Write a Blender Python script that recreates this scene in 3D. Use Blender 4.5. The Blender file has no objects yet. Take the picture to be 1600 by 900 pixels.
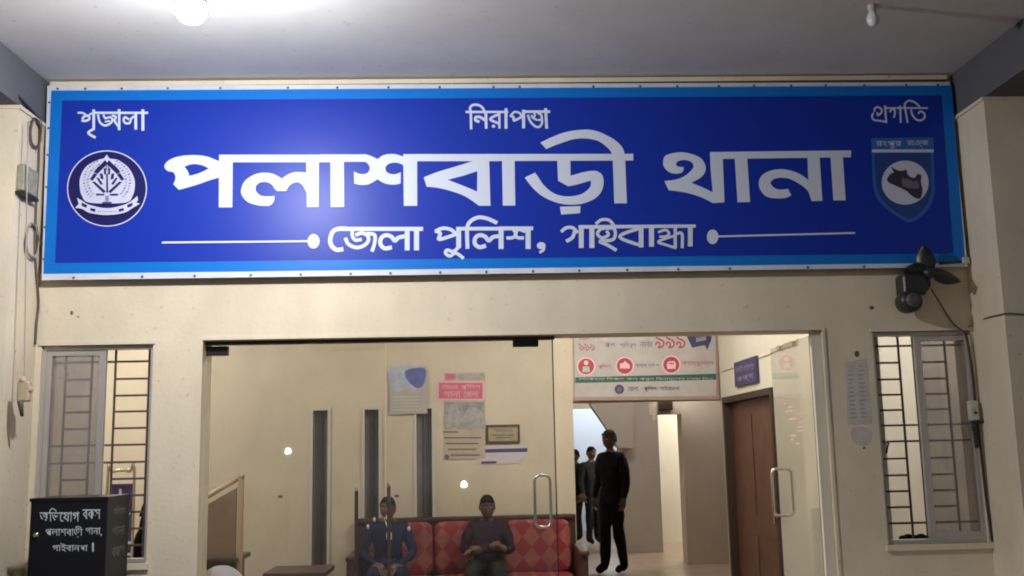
import bpy, bmesh, math, random
from mathutils import Vector, Matrix, noise
from mathutils.geometry import tessellate_polygon
random.seed(7)
R = math.radians
scene = bpy.context.scene
COL = scene.collection

# ------------------------------------------------------------------ camera, world, exposure
CAM = Vector((0.0, -5.5, 1.5)); FPX = 1600.0
def _axes(yaw, pitch, roll):
    cy, sy, cp, sp = math.cos(yaw), math.sin(yaw), math.cos(pitch), math.sin(pitch)
    F = Vector((sy*cp, cy*cp, sp)); Rt = Vector((cy, -sy, 0)); U = Rt.cross(F)
    return math.cos(roll)*Rt + math.sin(roll)*U, -math.sin(roll)*Rt + math.cos(roll)*U, F
AX, AY, AF = _axes(R(2.1327), R(9.0132), R(-1.2))
cam = bpy.data.cameras.new('camera'); cam_o = bpy.data.objects.new('camera', cam); COL.objects.link(cam_o)
cam.sensor_width = 36; cam.lens = 36*FPX/1600; cam.clip_end = 500; cam.clip_start = 0.05
cam_o.matrix_world = Matrix(((AX.x, AY.x, -AF.x, CAM.x), (AX.y, AY.y, -AF.y, CAM.y), (AX.z, AY.z, -AF.z, CAM.z), (0, 0, 0, 1)))
scene.camera = cam_o
world = bpy.data.worlds.new('World'); scene.world = world; world.use_nodes = True
bg = world.node_tree.nodes['Background']
bg.inputs[0].default_value = (0.94, 0.93, 0.98, 1); bg.inputs[1].default_value = 0.18      # dim night glow of the yard
scene.view_settings.view_transform = 'Standard'; scene.view_settings.look = 'None'
scene.view_settings.exposure = 0.25; scene.view_settings.gamma = 1.0
scene.render.engine = 'CYCLES'
cy = scene.cycles
cy.use_denoising = True; cy.filter_width = 1.9; cy.max_bounces = 9; cy.diffuse_bounces = 5; cy.transparent_max_bounces = 24
cy.sample_clamp_indirect = 4.0; cy.caustics_reflective = False; cy.caustics_refractive = False
E_BULB = 1330.0; E_LOBBY = 215.0; E_ROOM = 135.0; E_HALL = 380.0; E_END = 165.0; E_YARD = 110.0; E_PASS = 170.0

# measurements taken from the photograph (1600 x 900): ray through a pixel met with a plane
def ray(px, py): return (px-800)/FPX*AX - (py-450)/FPX*AY + AF
def at(px, py, Y=0.0):
    d = ray(px, py); return CAM + d*((Y-CAM.y)/d.y)
def atx(px, py, X):
    d = ray(px, py); return CAM + d*((X-CAM.x)/d.x)
def atz(px, py, Z):
    d = ray(px, py); return CAM + d*((Z-CAM.z)/d.z)

# ------------------------------------------------------------------ materials
def mat(name, col, rough=0.6, var=0.0, scale=4.0, metal=0.0, bump=0.0, bscale=60.0, spec=0.5, col2=None, emit=None, estr=0.0, coat=0.0):
    m = bpy.data.materials.new(name); m.use_nodes = True
    nt = m.node_tree; b = nt.nodes['Principled BSDF']
    b.inputs['Base Color'].default_value = (*col, 1); b.inputs['Roughness'].default_value = rough
    b.inputs['Metallic'].default_value = metal; b.inputs['Specular IOR Level'].default_value = spec
    b.inputs['Coat Weight'].default_value = coat
    if emit: b.inputs['Emission Color'].default_value = (*emit, 1); b.inputs['Emission Strength'].default_value = estr
    geo = nt.nodes.new('ShaderNodeNewGeometry')
    if var > 0 or col2:
        n = nt.nodes.new('ShaderNodeTexNoise'); n.inputs['Scale'].default_value = scale; n.inputs['Detail'].default_value = 6
        n.inputs['Roughness'].default_value = 0.62
        nt.links.new(geo.outputs['Position'], n.inputs['Vector'])
        r = nt.nodes.new('ShaderNodeValToRGB'); r.color_ramp.elements[0].position = 0.32; r.color_ramp.elements[1].position = 0.68
        c2 = col2 if col2 else tuple(c*(1-var) for c in col)
        r.color_ramp.elements[0].color = (*c2, 1); r.color_ramp.elements[1].color = (*[min(1, c*(1+var*0.5)) for c in col], 1)
        nt.links.new(n.outputs['Fac'], r.inputs['Fac']); nt.links.new(r.outputs['Color'], b.inputs['Base Color'])
    if bump > 0:
        n2 = nt.nodes.new('ShaderNodeTexNoise'); n2.inputs['Scale'].default_value = bscale; n2.inputs['Detail'].default_value = 4
        nt.links.new(geo.outputs['Position'], n2.inputs['Vector'])
        bp = nt.nodes.new('ShaderNodeBump'); bp.inputs['Strength'].default_value = bump; bp.inputs['Distance'].default_value = 0.01
        nt.links.new(n2.outputs['Fac'], bp.inputs['Height']); nt.links.new(bp.outputs['Normal'], b.inputs['Normal'])
    return m

def wallmat(name, col, grime=0.35, gscale=0.9, rough=0.75, bmp=0.2):
    """painted plaster: faint large patches, streaky rubbed dirt, small scuffs, trowel bump"""
    m = mat(name, col, rough, bump=bmp, bscale=38, spec=0.25); nt = m.node_tree; b = nt.nodes['Principled BSDF']; L = nt.links.new
    geo = nt.nodes.new('ShaderNodeNewGeometry')
    def noise(sc, det=5, vec=(1, 1, 1)):
        mp = nt.nodes.new('ShaderNodeMapping'); mp.inputs['Scale'].default_value = vec; L(geo.outputs['Position'], mp.inputs['Vector'])
        n = nt.nodes.new('ShaderNodeTexNoise'); n.inputs['Scale'].default_value = sc; n.inputs['Detail'].default_value = det; L(mp.outputs[0], n.inputs['Vector']); return n
    def ramp(n, a, c, lo, hi):
        r = nt.nodes.new('ShaderNodeValToRGB'); r.color_ramp.elements[0].position = a; r.color_ramp.elements[1].position = c
        r.color_ramp.elements[0].color = (lo, lo, lo, 1); r.color_ramp.elements[1].color = (hi, hi, hi, 1); L(n.outputs['Fac'], r.inputs['Fac']); return r
    big = ramp(noise(gscale, 4), 0.35, 0.7, 1-0.22*grime, 1.03)
    streak = ramp(noise(4, 6, (1, 1, 0.55)), 0.3, 0.6, 1-0.13*grime, 1.0)
    spots = ramp(noise(26, 3), 0.22, 0.34, 1-0.5*grime, 1.0)
    cur = None
    for r in (big, streak, spots):
        mx = nt.nodes.new('ShaderNodeMix'); mx.data_type = 'RGBA'; mx.blend_type = 'MULTIPLY'; mx.inputs[0].default_value = 1
        if cur is None: mx.inputs[6].default_value = (*col, 1)
        else: L(cur, mx.inputs[6])
        L(r.outputs['Color'], mx.inputs[7]); cur = mx.outputs[2]
    L(cur, b.inputs['Base Color']); return m

def glassmat(name, tint=(1, 1, 1), haze=0.0, hazecol=(0.6, 0.6, 0.62), rough=0.02):
    m = bpy.data.materials.new(name); m.use_nodes = True; nt = m.node_tree; L = nt.links.new
    nt.nodes.remove(nt.nodes['Principled BSDF']); out = nt.nodes['Material Output']
    tr = nt.nodes.new('ShaderNodeBsdfTransparent'); tr.inputs[0].default_value = (*tint, 1)
    gl = nt.nodes.new('ShaderNodeBsdfGlossy'); gl.inputs['Roughness'].default_value = rough
    df = nt.nodes.new('ShaderNodeBsdfDiffuse'); df.inputs[0].default_value = (*hazecol, 1)
    f = nt.nodes.new('ShaderNodeFresnel'); g0 = nt.nodes.new('ShaderNodeNewGeometry'); io = nt.nodes.new('ShaderNodeMapRange')
    io.inputs['To Min'].default_value = 1.5; io.inputs['To Max'].default_value = 1/1.5; L(g0.outputs['Backfacing'], io.inputs['Value']); L(io.outputs[0], f.inputs[0])
    a = nt.nodes.new('ShaderNodeMixShader'); b = nt.nodes.new('ShaderNodeMixShader')
    geo = nt.nodes.new('ShaderNodeNewGeometry'); n = nt.nodes.new('ShaderNodeTexNoise'); n.inputs['Scale'].default_value = 1.6; n.inputs['Detail'].default_value = 5
    L(geo.outputs['Position'], n.inputs['Vector'])
    mr = nt.nodes.new('ShaderNodeMapRange'); mr.inputs['From Min'].default_value = .3; mr.inputs['From Max'].default_value = .7
    mr.inputs['To Min'].default_value = haze*0.2; mr.inputs['To Max'].default_value = haze*1.8; L(n.outputs['Fac'], mr.inputs['Value'])  # patchy diffuse haze stands for smudges and faint reflections
    L(mr.outputs[0], a.inputs[0]); L(tr.outputs[0], a.inputs[1]); L(df.outputs[0], a.inputs[2])
    L(f.outputs[0], b.inputs[0]); L(a.outputs[0], b.inputs[1]); L(gl.outputs[0], b.inputs[2]); L(b.outputs[0], out.inputs[0])
    return m

M = {}
M['cream'] = wallmat('cream_paint', (0.79, 0.68, 0.515), 0.8)
M['lobby'] = wallmat('lobby_cream_paint', (0.60, 0.53, 0.42), 0.6)
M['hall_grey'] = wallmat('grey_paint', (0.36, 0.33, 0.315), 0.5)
M['taupe'] = wallmat('taupe_paint', (0.54, 0.47, 0.41), 0.5)
M['hall_cream'] = wallmat('hall_cream_paint', (0.66, 0.62, 0.52), 0.3)
M['white_room'] = wallmat('bluish_white_paint', (0.72, 0.78, 0.88), 0.2)
M['ceiling'] = wallmat('ceiling_distemper', (0.68, 0.67, 0.65), 0.5, 0.7, 0.8, 0.03)
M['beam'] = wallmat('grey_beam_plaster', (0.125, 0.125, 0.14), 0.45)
M['floor'] = mat('terrazzo_floor', (0.33, 0.25, 0.19), 0.28, 0.35, 5)
M['porch_floor'] = mat('porch_floor_cement', (0.34, 0.30, 0.26), 0.6, 0.3, 4)
M['earth'] = mat('packed_earth', (0.16, 0.13, 0.10), 0.9, 0.4, 2)
M['vinyl_white'] = mat('white_vinyl', (0.60, 0.64, 0.70), 0.4, 0.12, 9)
def bannermat(name, c):
    m = mat(name, c, 0.38, spec=0.20, bump=0.10, bscale=2.2); return m
M['azure'] = bannermat('azure_print', (0.005, 0.155, 0.56))
M['blue'] = bannermat('royal_blue_print', (0.008, 0.031, 0.34))
M['navy'] = bannermat('navy_print', (0.014, 0.012, 0.095))
M['letter'] = mat('white_print', (0.62, 0.66, 0.78), 0.45, spec=0.2)
M['lilac'] = mat('lilac_print', (0.58, 0.58, 0.74), 0.42)
M['shield'] = bannermat('shield_blue_print', (0.03, 0.13, 0.42))
M['map'] = mat('dark_map_print', (0.035, 0.025, 0.06), 0.45)
M['black'] = mat('black_paint', (0.007, 0.007, 0.010), 0.5, spec=0.25)
M['blackmetal'] = mat('black_metal', (0.022, 0.017, 0.015), 0.4, metal=0.4)
M['plastic_black'] = mat('black_plastic', (0.022, 0.021, 0.022), 0.4)
M['blade'] = mat('smoky_fan_plastic', (0.018, 0.018, 0.02), 0.35)
M['alu'] = mat('aluminium', (0.52, 0.48, 0.45), 0.42, metal=0.5)
M['steel'] = mat('brushed_steel', (0.62, 0.58, 0.5), 0.22, metal=0.95)
M['bar'] = mat('rusty_brown_bar', (0.075, 0.05, 0.04), 0.6, 0.4, 30)
M['wood_dark'] = mat('dark_wood', (0.055, 0.026, 0.017), 0.4, 0.45, 14)
M['wood_door'] = mat('reddish_brown_door', (0.11, 0.047, 0.026), 0.45, 0.35, 7)
M['frame_brown'] = mat('dark_brown_frame', (0.035, 0.018, 0.012), 0.5)
M['white_frame'] = mat('white_frame_paint', (0.52, 0.49, 0.45), 0.5)
M['slit'] = mat('dark_grey_slit_glass', (0.18, 0.16, 0.15), 0.25, 0.2, 2)
M['glass'] = glassmat('clear_glass', (0.94, 0.94, 0.93), 0.02)
M['sash_glass'] = glassmat('tinted_sash_glass', (0.70, 0.68, 0.67), 0.22, (0.40, 0.38, 0.37))  # strong haze mixed in as the reflection on the sash
M['paper'] = mat('white_paper', (0.40, 0.375, 0.365), 0.7, 0.1, 8)
M['paper_lilac'] = mat('faded_lilac_paper', (0.55, 0.485, 0.44), 0.8, 0.22, 7)
M['pink'] = mat('pink_print', (0.55, 0.10, 0.20), 0.6, 0.15, 20)
M['pinkpale'] = mat('pale_pink_print', (0.70, 0.42, 0.46), 0.6)
M['red'] = mat('dark_red_print', (0.33, 0.035, 0.055), 0.6)
M['green'] = mat('dark_green_print', (0.02, 0.075, 0.055), 0.6)
M['printgrey'] = mat('grey_print', (0.27, 0.27, 0.29), 0.6, 0.4, 18)
M['printblue'] = mat('blue_print', (0.10, 0.12, 0.36), 0.6, 0.4, 14)
M['printnavy'] = mat('dark_navy_print', (0.035, 0.03, 0.10), 0.5)
M['inkgrey'] = mat('grey_ink', (0.10, 0.09, 0.10), 0.7)
M['whitetext'] = mat('chalky_white_lettering', (0.62, 0.66, 0.68), 0.7, 0.25, 60)
M['skin'] = mat('brown_skin', (0.10, 0.05, 0.034), 0.5)
M['hair'] = mat('black_hair', (0.007, 0.006, 0.006), 0.85, spec=0.1, bump=0.5, bscale=150)
M['navycloth'] = mat('navy_uniform_cloth', (0.012, 0.018, 0.042), 0.9, var=0.35, scale=14, spec=0.12, bump=0.4, bscale=25)
M['maroon'] = mat('dark_maroon_cloth', (0.028, 0.013, 0.024), 0.9, var=0.3, scale=14, spec=0.12, bump=0.4, bscale=25)
M['olive'] = mat('dark_olive_trousers', (0.016, 0.017, 0.015), 0.9, var=0.3, scale=14, spec=0.12, bump=0.4, bscale=25)
M['blackcloth'] = mat('black_cloth', (0.009, 0.009, 0.012), 0.9, var=0.3, scale=14, spec=0.12, bump=0.4, bscale=25)
M['charcoal'] = mat('charcoal_cloth', (0.018, 0.019, 0.024), 0.9, var=0.3, scale=14, spec=0.12)
M['eye'] = mat('eye_white', (0.5, 0.48, 0.45), 0.3)
M['badge'] = mat('pale_badge', (0.6, 0.62, 0.62), 0.4)
M['pvc'] = mat('old_white_plastic', (0.52, 0.50, 0.42), 0.5, 0.25, 20)
M['pvc_grey'] = mat('greenish_grey_plastic', (0.33, 0.32, 0.24), 0.5, 0.3, 20)
M['cable'] = mat('brown_cable', (0.10, 0.075, 0.055), 0.6)
M['cable_dark'] = mat('dark_cable', (0.03, 0.022, 0.02), 0.6)
M['cable_pale'] = mat('painted_over_cable', (0.40, 0.34, 0.25), 0.7)
M['chairplastic'] = mat('white_chair_plastic', (0.55, 0.53, 0.56), 0.4)
M['purple'] = mat('purple_panel', (0.055, 0.04, 0.13), 0.5, 0.3, 10)
M['rail'] = mat('pale_handrail_paint', (0.48, 0.37, 0.24), 0.5)
M['panelbrown'] = mat('brown_stair_panel', (0.24, 0.165, 0.115), 0.6, 0.2, 4)
M['bulb_off'] = mat('unlit_bulb_glass', (0.72, 0.72, 0.74), 0.25)
def emat(name, c, s): 
    m = bpy.data.materials.new(name); m.use_nodes = True; nt = m.node_tree; nt.nodes.remove(nt.nodes['Principled BSDF'])
    e = nt.nodes.new('ShaderNodeEmission'); e.inputs[0].default_value = (*c, 1); e.inputs[1].default_value = s
    nt.links.new(e.outputs[0], nt.nodes['Material Output'].inputs[0]); return m
M['lit_bulb'] = emat('lit_bulb', (0.96, 0.975, 1.0), E_BULB)
M['lit_lobby'] = emat('lit_lobby_tube', (1.0, 0.95, 0.84), E_LOBBY)
M['lit_room'] = emat('lit_room_tube', (1.0, 0.95, 0.90), E_ROOM)
M['lit_hall'] = emat('lit_hall_tube', (1.0, 0.97, 0.90), E_HALL)
M['lit_end'] = emat('lit_end_tube', (0.86, 0.93, 1.0), E_END)
M['fill_pass'] = emat('fill_passage_tube', (1.0, 0.93, 0.82), E_PASS)
M['lit_yard'] = emat('lit_yard_globe', (1.0, 0.95, 0.85), E_YARD)

def upholstery():
    m = mat('red_diamond_upholstery', (0.3, 0.03, 0.04), 0.7, spec=0.3); nt = m.node_tree; L = nt.links.new; b = nt.nodes['Principled BSDF']
    tc = nt.nodes.new('ShaderNodeNewGeometry'); mp = nt.nodes.new('ShaderNodeMapping')
    mp.inputs['Rotation'].default_value = (0, R(45), 0); mp.inputs['Scale'].default_value = (1, 1, 0.85)
    L(tc.outputs['Position'], mp.inputs['Vector'])
    sx = nt.nodes.new('ShaderNodeSeparateXYZ'); L(mp.outputs[0], sx.inputs[0]); cb = nt.nodes.new('ShaderNodeCombineXYZ')
    L(sx.outputs['X'], cb.inputs['X']); L(sx.outputs['Z'], cb.inputs['Y']); cb.inputs['Z'].default_value = 0.05
    ch = nt.nodes.new('ShaderNodeTexChecker'); ch.inputs['Scale'].default_value = 9.5
    ch.inputs['Color1'].default_value = (0.26, 0.030, 0.028, 1); ch.inputs['Color2'].default_value = (0.37, 0.145, 0.10, 1); L(cb.outputs[0], ch.inputs['Vector'])
    n = nt.nodes.new('ShaderNodeTexNoise'); n.inputs['Scale'].default_value = 11; n.inputs['Detail'].default_value = 6; L(tc.outputs['Position'], n.inputs['Vector'])
    mx = nt.nodes.new('ShaderNodeMix'); mx.data_type = 'RGBA'; L(n.outputs['Fac'], mx.inputs[0]); L(ch.outputs[0], mx.inputs[6]); mx.inputs[7].default_value = (0.16, 0.02, 0.03, 1)
    L(mx.outputs[2], b.inputs['Base Color']); return m
M['upholstery'] = upholstery()

# ------------------------------------------------------------------ building helpers
def cr(pts, n=6, closed=False):
    """Catmull-Rom through points (tuples of any dimension)"""
    P = [tuple(p) for p in pts]; out = []; k = len(P)
    if k < 3: return [Vector(p) for p in P]
    rng = range(k) if closed else range(k-1)
    for i in rng:
        g = (lambda j: P[j % k]) if closed else (lambda j: P[max(0, min(k-1, j))])
        a, b, c, d = (Vector(g(i-1)), Vector(g(i)), Vector(g(i+1)), Vector(g(i+2)))
        for s in range(n):
            t = s/n
            out.append(0.5*((2*b) + (c-a)*t + (2*a-5*b+4*c-d)*t*t + (3*b-a-3*c+d)*t**3))
    if not closed: out.append(Vector(P[-1]))
    return out

class MB:
    def __init__(s): s.v = []; s.f = []; s.m = []; s.mi = 0; s.smooth = []; s.sm = False
    def add(s, vs, fs):
        o = len(s.v); s.v += [Vector(v) for v in vs]
        for f in fs: s.f.append([o+i for i in f]); s.m.append(s.mi); s.smooth.append(s.sm)
        return s
    def box(s, a, b):
        x0, y0, z0 = (min(a[i], b[i]) for i in range(3)); x1, y1, z1 = (max(a[i], b[i]) for i in range(3))
        return s.add([(x0,y0,z0),(x1,y0,z0),(x1,y1,z0),(x0,y1,z0),(x0,y0,z1),(x1,y0,z1),(x1,y1,z1),(x0,y1,z1)],
                     [(0,3,2,1),(4,5,6,7),(0,1,5,4),(1,2,6,5),(2,3,7,6),(3,0,4,7)])
    def prism_y(s, poly, y0, y1):
        """polygon of (x,z) extruded from y0 (front) to y1"""
        n = len(poly); vs = [(p[0], y0, p[1]) for p in poly] + [(p[0], y1, p[1]) for p in poly]
        return s.add(vs, [tuple(range(n)), tuple(range(2*n-1, n-1, -1))] + [(i, i+n, (i+1) % n+n, (i+1) % n) for i in range(n)])
    def sheet(s, pts, th=0.004):
        """front polygon of world points facing -Y with a thickness"""
        n = len(pts); vs = [tuple(p) for p in pts] + [(p[0], p[1]+th, p[2]) for p in pts]
        return s.add(vs, [tuple(range(n)), tuple(range(2*n-1, n-1, -1))] + [(i, i+n, (i+1) % n+n, (i+1) % n) for i in range(n)])
    def rbox(s, a, b, r=0.02, seg=3):
        """box with rounded edges"""
        bm = bmesh.new(); bmesh.ops.create_cube(bm, size=1)
        c = [(a[i]+b[i])/2 for i in range(3)]; d = [abs(b[i]-a[i]) for i in range(3)]
        for v in bm.verts: v.co = Vector((c[0]+v.co.x*d[0], c[1]+v.co.y*d[1], c[2]+v.co.z*d[2]))
        bmesh.ops.bevel(bm, geom=bm.edges[:], offset=min(r, min(d)*0.45), segments=seg, profile=0.5, affect='EDGES')
        return s.from_bm(bm)
    def from_bm(s, bm):
        bm.verts.ensure_lookup_table(); bm.verts.index_update()
        s.add([v.co.copy() for v in bm.verts], [[v.index for v in f.verts] for f in bm.faces]); bm.free(); return s
    def tube(s, pts, r, n=8, closed=False):
        pts = [Vector(p) for p in pts]; k = len(pts); rings = []; up = Vector((0.13, 0.21, 0.97)); prev = None
        for i, p in enumerate(pts):
            a = pts[(i-1) % k] if (closed or i > 0) else p; b = pts[(i+1) % k] if (closed or i < k-1) else p
            d = (b-a); d = d.normalized() if d.length > 1e-9 else Vector((0, 0, 1))
            if prev is None: u = d.cross(up) if abs(d.dot(up)) < 0.95 else d.cross(Vector((1, 0, 0)))
            else: u = prev - d*prev.dot(d)
            u.normalize(); prev = u; w = d.cross(u); rr = r[i] if isinstance(r, (list, tuple)) else r
            rings.append([p + (u*math.cos(t) + w*math.sin(t))*rr for t in [2*math.pi*j/n for j in range(n)]])
        vs = [v for g in rings for v in g]; fs = []
        for i in range(k if closed else k-1):
            j = (i+1) % k
            for q in range(n): fs.append((i*n+q, i*n+(q+1) % n, j*n+(q+1) % n, j*n+q))
        if not closed: fs += [tuple(range(n-1, -1, -1)), tuple(range((k-1)*n, k*n))]
        sm = s.sm; s.sm = True; s.add(vs, fs); s.sm = sm; return s
    def lathe(s, prof, c, axis=(0, 0, 1), n=16):
        """profile of (radius, height) turned about an axis through c"""
        ax = Vector(axis).normalized(); u = ax.orthogonal().normalized(); w = ax.cross(u); c = Vector(c); vs = []; fs = []
        for r, h in prof:
            for j in range(n):
                t = 2*math.pi*j/n; vs.append(c + ax*h + (u*math.cos(t)+w*math.sin(t))*max(r, 1e-4))
        for i in range(len(prof)-1):
            for j in range(n): fs.append((i*n+j, i*n+(j+1) % n, (i+1)*n+(j+1) % n, (i+1)*n+j))
        fs += [tuple(range(n-1, -1, -1)), tuple(range((len(prof)-1)*n, len(prof)*n))]
        sm = s.sm; s.sm = True; s.add(vs, fs); s.sm = sm; return s
    def ball(s, c, rx, ry=None, rz=None, n=14):
        ry = ry or rx; rz = rz or rx; vs = []; fs = []; m = n//2+1
        for i in range(m+1):
            a = math.pi*i/m
            for j in range(n):
                t = 2*math.pi*j/n; vs.append((c[0]+rx*math.sin(a)*math.cos(t), c[1]+ry*math.sin(a)*math.sin(t), c[2]-rz*math.cos(a)))
        for i in range(m):
            for j in range(n): fs.append((i*n+j, i*n+(j+1) % n, (i+1)*n+(j+1) % n, (i+1)*n+j))
        sm = s.sm; s.sm = True; s.add(vs, fs); s.sm = sm; return s
    def build(s, name, mats, parent=None):
        if not isinstance(mats, (list, tuple)): mats = [mats]
        off = parent['_base'] if parent is not None and '_base' in parent else (0, 0, 0)
        o_ = Vector(off); me = bpy.data.meshes.new(name)
        if parent is None and s.v:
            xs = [v.x for v in s.v]; ys = [v.y for v in s.v]; zs = [v.z for v in s.v]
            o_ = Vector(((min(xs)+max(xs))/2, (min(ys)+max(ys))/2, min(zs)))
        me.from_pydata([tuple(v-o_) for v in s.v], [], s.f)
        for mm in mats: me.materials.append(mm)
        for i, p in enumerate(me.polygons):
            p.material_index = s.m[i] if i < len(s.m) else 0; p.use_smooth = s.smooth[i] if i < len(s.smooth) else False
        me.validate(); me.update()
        o = bpy.data.objects.new(name, me); COL.objects.link(o)
        if parent is not None: o.parent = parent; o['_base'] = tuple(o_)
        else: o.location = o_; o['_base'] = tuple(o_)
        return o

def tag(o, label=None, cat=None, group=None, kind=None):
    if label: o['label'] = label
    if cat: o['category'] = cat
    if group: o['group'] = group
    if kind: o['kind'] = kind
    return o
def thing(name, loc, label, cat, group=None):
    o = bpy.data.objects.new(name, None); COL.objects.link(o); o.location = loc; o['_base'] = tuple(loc)
    o.empty_display_size = 0.1
    return tag(o, label, cat, group)
def sub(name, parent):
    o = bpy.data.objects.new(name, None); COL.objects.link(o); o.parent = parent; o['_base'] = tuple(parent['_base']); return o
def fix_child_base():
    for o in bpy.data.objects:
        if '_base' in o: del o['_base']
def struct(name, mb, m): return tag(mb.build(name, m), kind='structure')

# flat printed shapes ------------------------------------------------
class Ink:
    """flat prints on a plane Y = y0; every piece lies a hair in front of the one before it"""
    def __init__(s, y0, step=0.00012): s.mb = MB(); s.y = y0; s.step = step; s.T = (0, 0, 1)
    def frame(s, ox, oy, sc): s.T = (ox, oy, sc); return s
    def px(s, p): return (s.T[0]+p[0]/s.T[2], s.T[1]+p[1]/s.T[2])
    def w(s, p): x, y = s.px(p); return at(x, y, s.y)
    @staticmethod
    def parse(t):
        out = []
        for q in t.split():
            sh = q.endswith('*'); q = q.rstrip('*'); x, y = q.split(','); out.append((float(x), float(y), sh))
        return out
    @staticmethod
    def smooth(pts, n=5):
        sh = [i for i, p in enumerate(pts) if p[2]]; P = [(p[0], p[1]) for p in pts]
        if not sh: return cr(P, n, True)
        P = P[sh[0]:]+P[:sh[0]]; sh = [i-sh[0] for i in sh]+[len(P)]; P.append(P[0]); out = []
        for a, b in zip(sh[:-1], sh[1:]):
            seg = P[a:b+1]
            out += (cr(seg, n)[:-1] if len(seg) > 2 else [Vector(seg[0])])
        return out
    def poly(s, outer, holes=(), mi=0, sm=True):
        s.y -= s.step; s.mb.mi = mi
        loops = [Ink.smooth(Ink.parse(outer)) if sm else [Vector((p[0], p[1])) for p in Ink.parse(outer)]]
        loops += [Ink.smooth(Ink.parse(h)) for h in holes]
        tri = tessellate_polygon([[Vector((p[0], p[1], 0)) for p in l] for l in loops])
        flat = [p for l in loops for p in l]; vs = [s.w(p) for p in flat]; fs = []
        for t in tri:
            a, b, c = (vs[i] for i in t)
            fs.append(t if (b-a).cross(c-a).y < 0 else (t[0], t[2], t[1]))
        s.mb.add(vs, fs); return s
    def rect(s, x0, y0, x1, y1, mi=0): return s.poly(f"{x0},{y0} {x1},{y0} {x1},{y1} {x0},{y1}", mi=mi, sm=False)
    def stroke(s, t, w, mi=0):
        s.y -= s.step; s.mb.mi = mi
        P = cr([(p[0], p[1]) for p in Ink.parse(t)], 6); n = len(P); Lf = []; Rt = []
        for i, p in enumerate(P):
            d = (P[min(n-1, i+1)]-P[max(0, i-1)]); d = d.normalized() if d.length > 1e-6 else Vector((1, 0)); q = Vector((-d.y, d.x))*(w/2)
            e = d*(w*0.22)
            pp = p-e if i == 0 else (p+e if i == n-1 else p)
            Lf.append(pp+q); Rt.append(pp-q)
        vs = [s.w(p) for p in Lf+Rt]; fs = []
        for i in range(n-1):
            f = (i, i+1, n+i+1, n+i); a, b, c = vs[f[0]], vs[f[1]], vs[f[2]]
            fs.append(f if (b-a).cross(c-a).y < 0 else f[::-1])
        s.mb.add(vs, fs); return s
    def ell(s, cx, cy_, rx, ry, mi=0, n=40, r0=None):
        s.y -= s.step; s.mb.mi = mi; k = 1-(r0 or 0)
        o = [s.w((cx+rx*math.cos(2*math.pi*i/n), cy_+ry*math.sin(2*math.pi*i/n))) for i in range(n)]
        if r0 is None: s.mb.add(o, [tuple(range(n))])
        else:
            q = [s.w((cx+rx*r0*math.cos(2*math.pi*i/n), cy_+ry*r0*math.sin(2*math.pi*i/n))) for i in range(n)]
            s.mb.add(o+q, [(i, (i+1) % n, n+(i+1) % n, n+i) for i in range(n)])
        return s
    def text(s, t, x0, y0, x1, y1, mi=0, to=None):
        """a line of type fitted into the rectangle"""
        s.y -= s.step; s.mb.mi = mi
        c = bpy.data.curves.new('t', 'FONT'); c.body = t; c.resolution_u = 2
        o = bpy.data.objects.new('t', c); COL.objects.link(o); bpy.context.view_layer.update()
        me = o.evaluated_get(bpy.context.evaluated_depsgraph_get()).to_mesh()
        V = [v.co.copy() for v in me.vertices]; Fs = [tuple(p.vertices) for p in me.polygons]
        ax = min(v.x for v in V); bx = max(v.x for v in V); ay = min(v.y for v in V); by = max(v.y for v in V)
        Q = [(x0+(v.x-ax)/(bx-ax)*(x1-x0), y1-(v.y-ay)/(by-ay)*(y1-y0)) for v in V]
        s.mb.add([(to or s.w)(q) for q in Q], Fs); bpy.data.objects.remove(o, do_unlink=True); bpy.data.curves.remove(c); return s

# ------------------------------------------------------------------ the setting
XL, XR = -2.33, 2.73            # inner faces of the two pillars
ZC = 3.56                       # porch ceiling
DX0, DX1, DZ = -1.455, 1.895, 2.115   # entrance opening
LWX0, LWX1, RWX0, RWX1 = -2.30, -1.715, 2.17, 2.715
WZ0, WZ1 = 0.965, 2.10
YB = 3.5                        # face of the lobby back wall
XP = 2.13                       # lobby face of the partition on the right
struct('ground', MB().box((-40, -45, -0.5), (40, 45, -0.35)), M['earth'])
struct('porch_floor', MB().box((-3.6, -4.2, -0.349), (4.0, 0.0, 0.0)), M['porch_floor'])
struct('floor', MB().box((-4.6, 0.0, -0.349), (6.0, 15.5, 0.0)), M['floor'])
struct('ceiling', MB().box((-3.6, -3.6, ZC), (4.0, 0.2, ZC+0.15)), M['ceiling'])
struct('lobby_ceiling', MB().box((-4.6, 0.2, 2.9), (6.0, 15.5, 3.05)), M['ceiling'])

fw = thing('front_wall', (0.2, 0, 0), 'cream painted outer wall around the wide glass entrance under the blue banner', 'wall')
w = MB()
for x0, x1, z0, z1 in [(-3.2, LWX0, 0, ZC), (LWX0, LWX1, 0, WZ0), (LWX0, LWX1, WZ1, ZC), (LWX1, DX0, 0, ZC), (DX0, DX1, DZ, ZC),
                       (DX1, RWX0, 0, ZC), (RWX0, RWX1, 0, WZ0), (RWX0, RWX1, WZ1, ZC), (RWX1, 3.6, 0, ZC)]:
    w.box((x0, 0, z0), (x1, 0.2, z1))
w.build('wall', M['cream'], fw)
# dark old putty marks and nail holes in the plaster
mk = Ink(-0.0006)
for a, b, rx, ry in [(112, 489, 2.4, 3.5), (1362, 481, 4, 3), (1339, 553, 4, 5), (122, 495, 2, 1.2), (1350, 700, 2, 2)]:
    mk.ell(a, b, rx, ry, n=9)
mk.mb.build('nail_hole', M['inkgrey'], fw)

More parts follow.
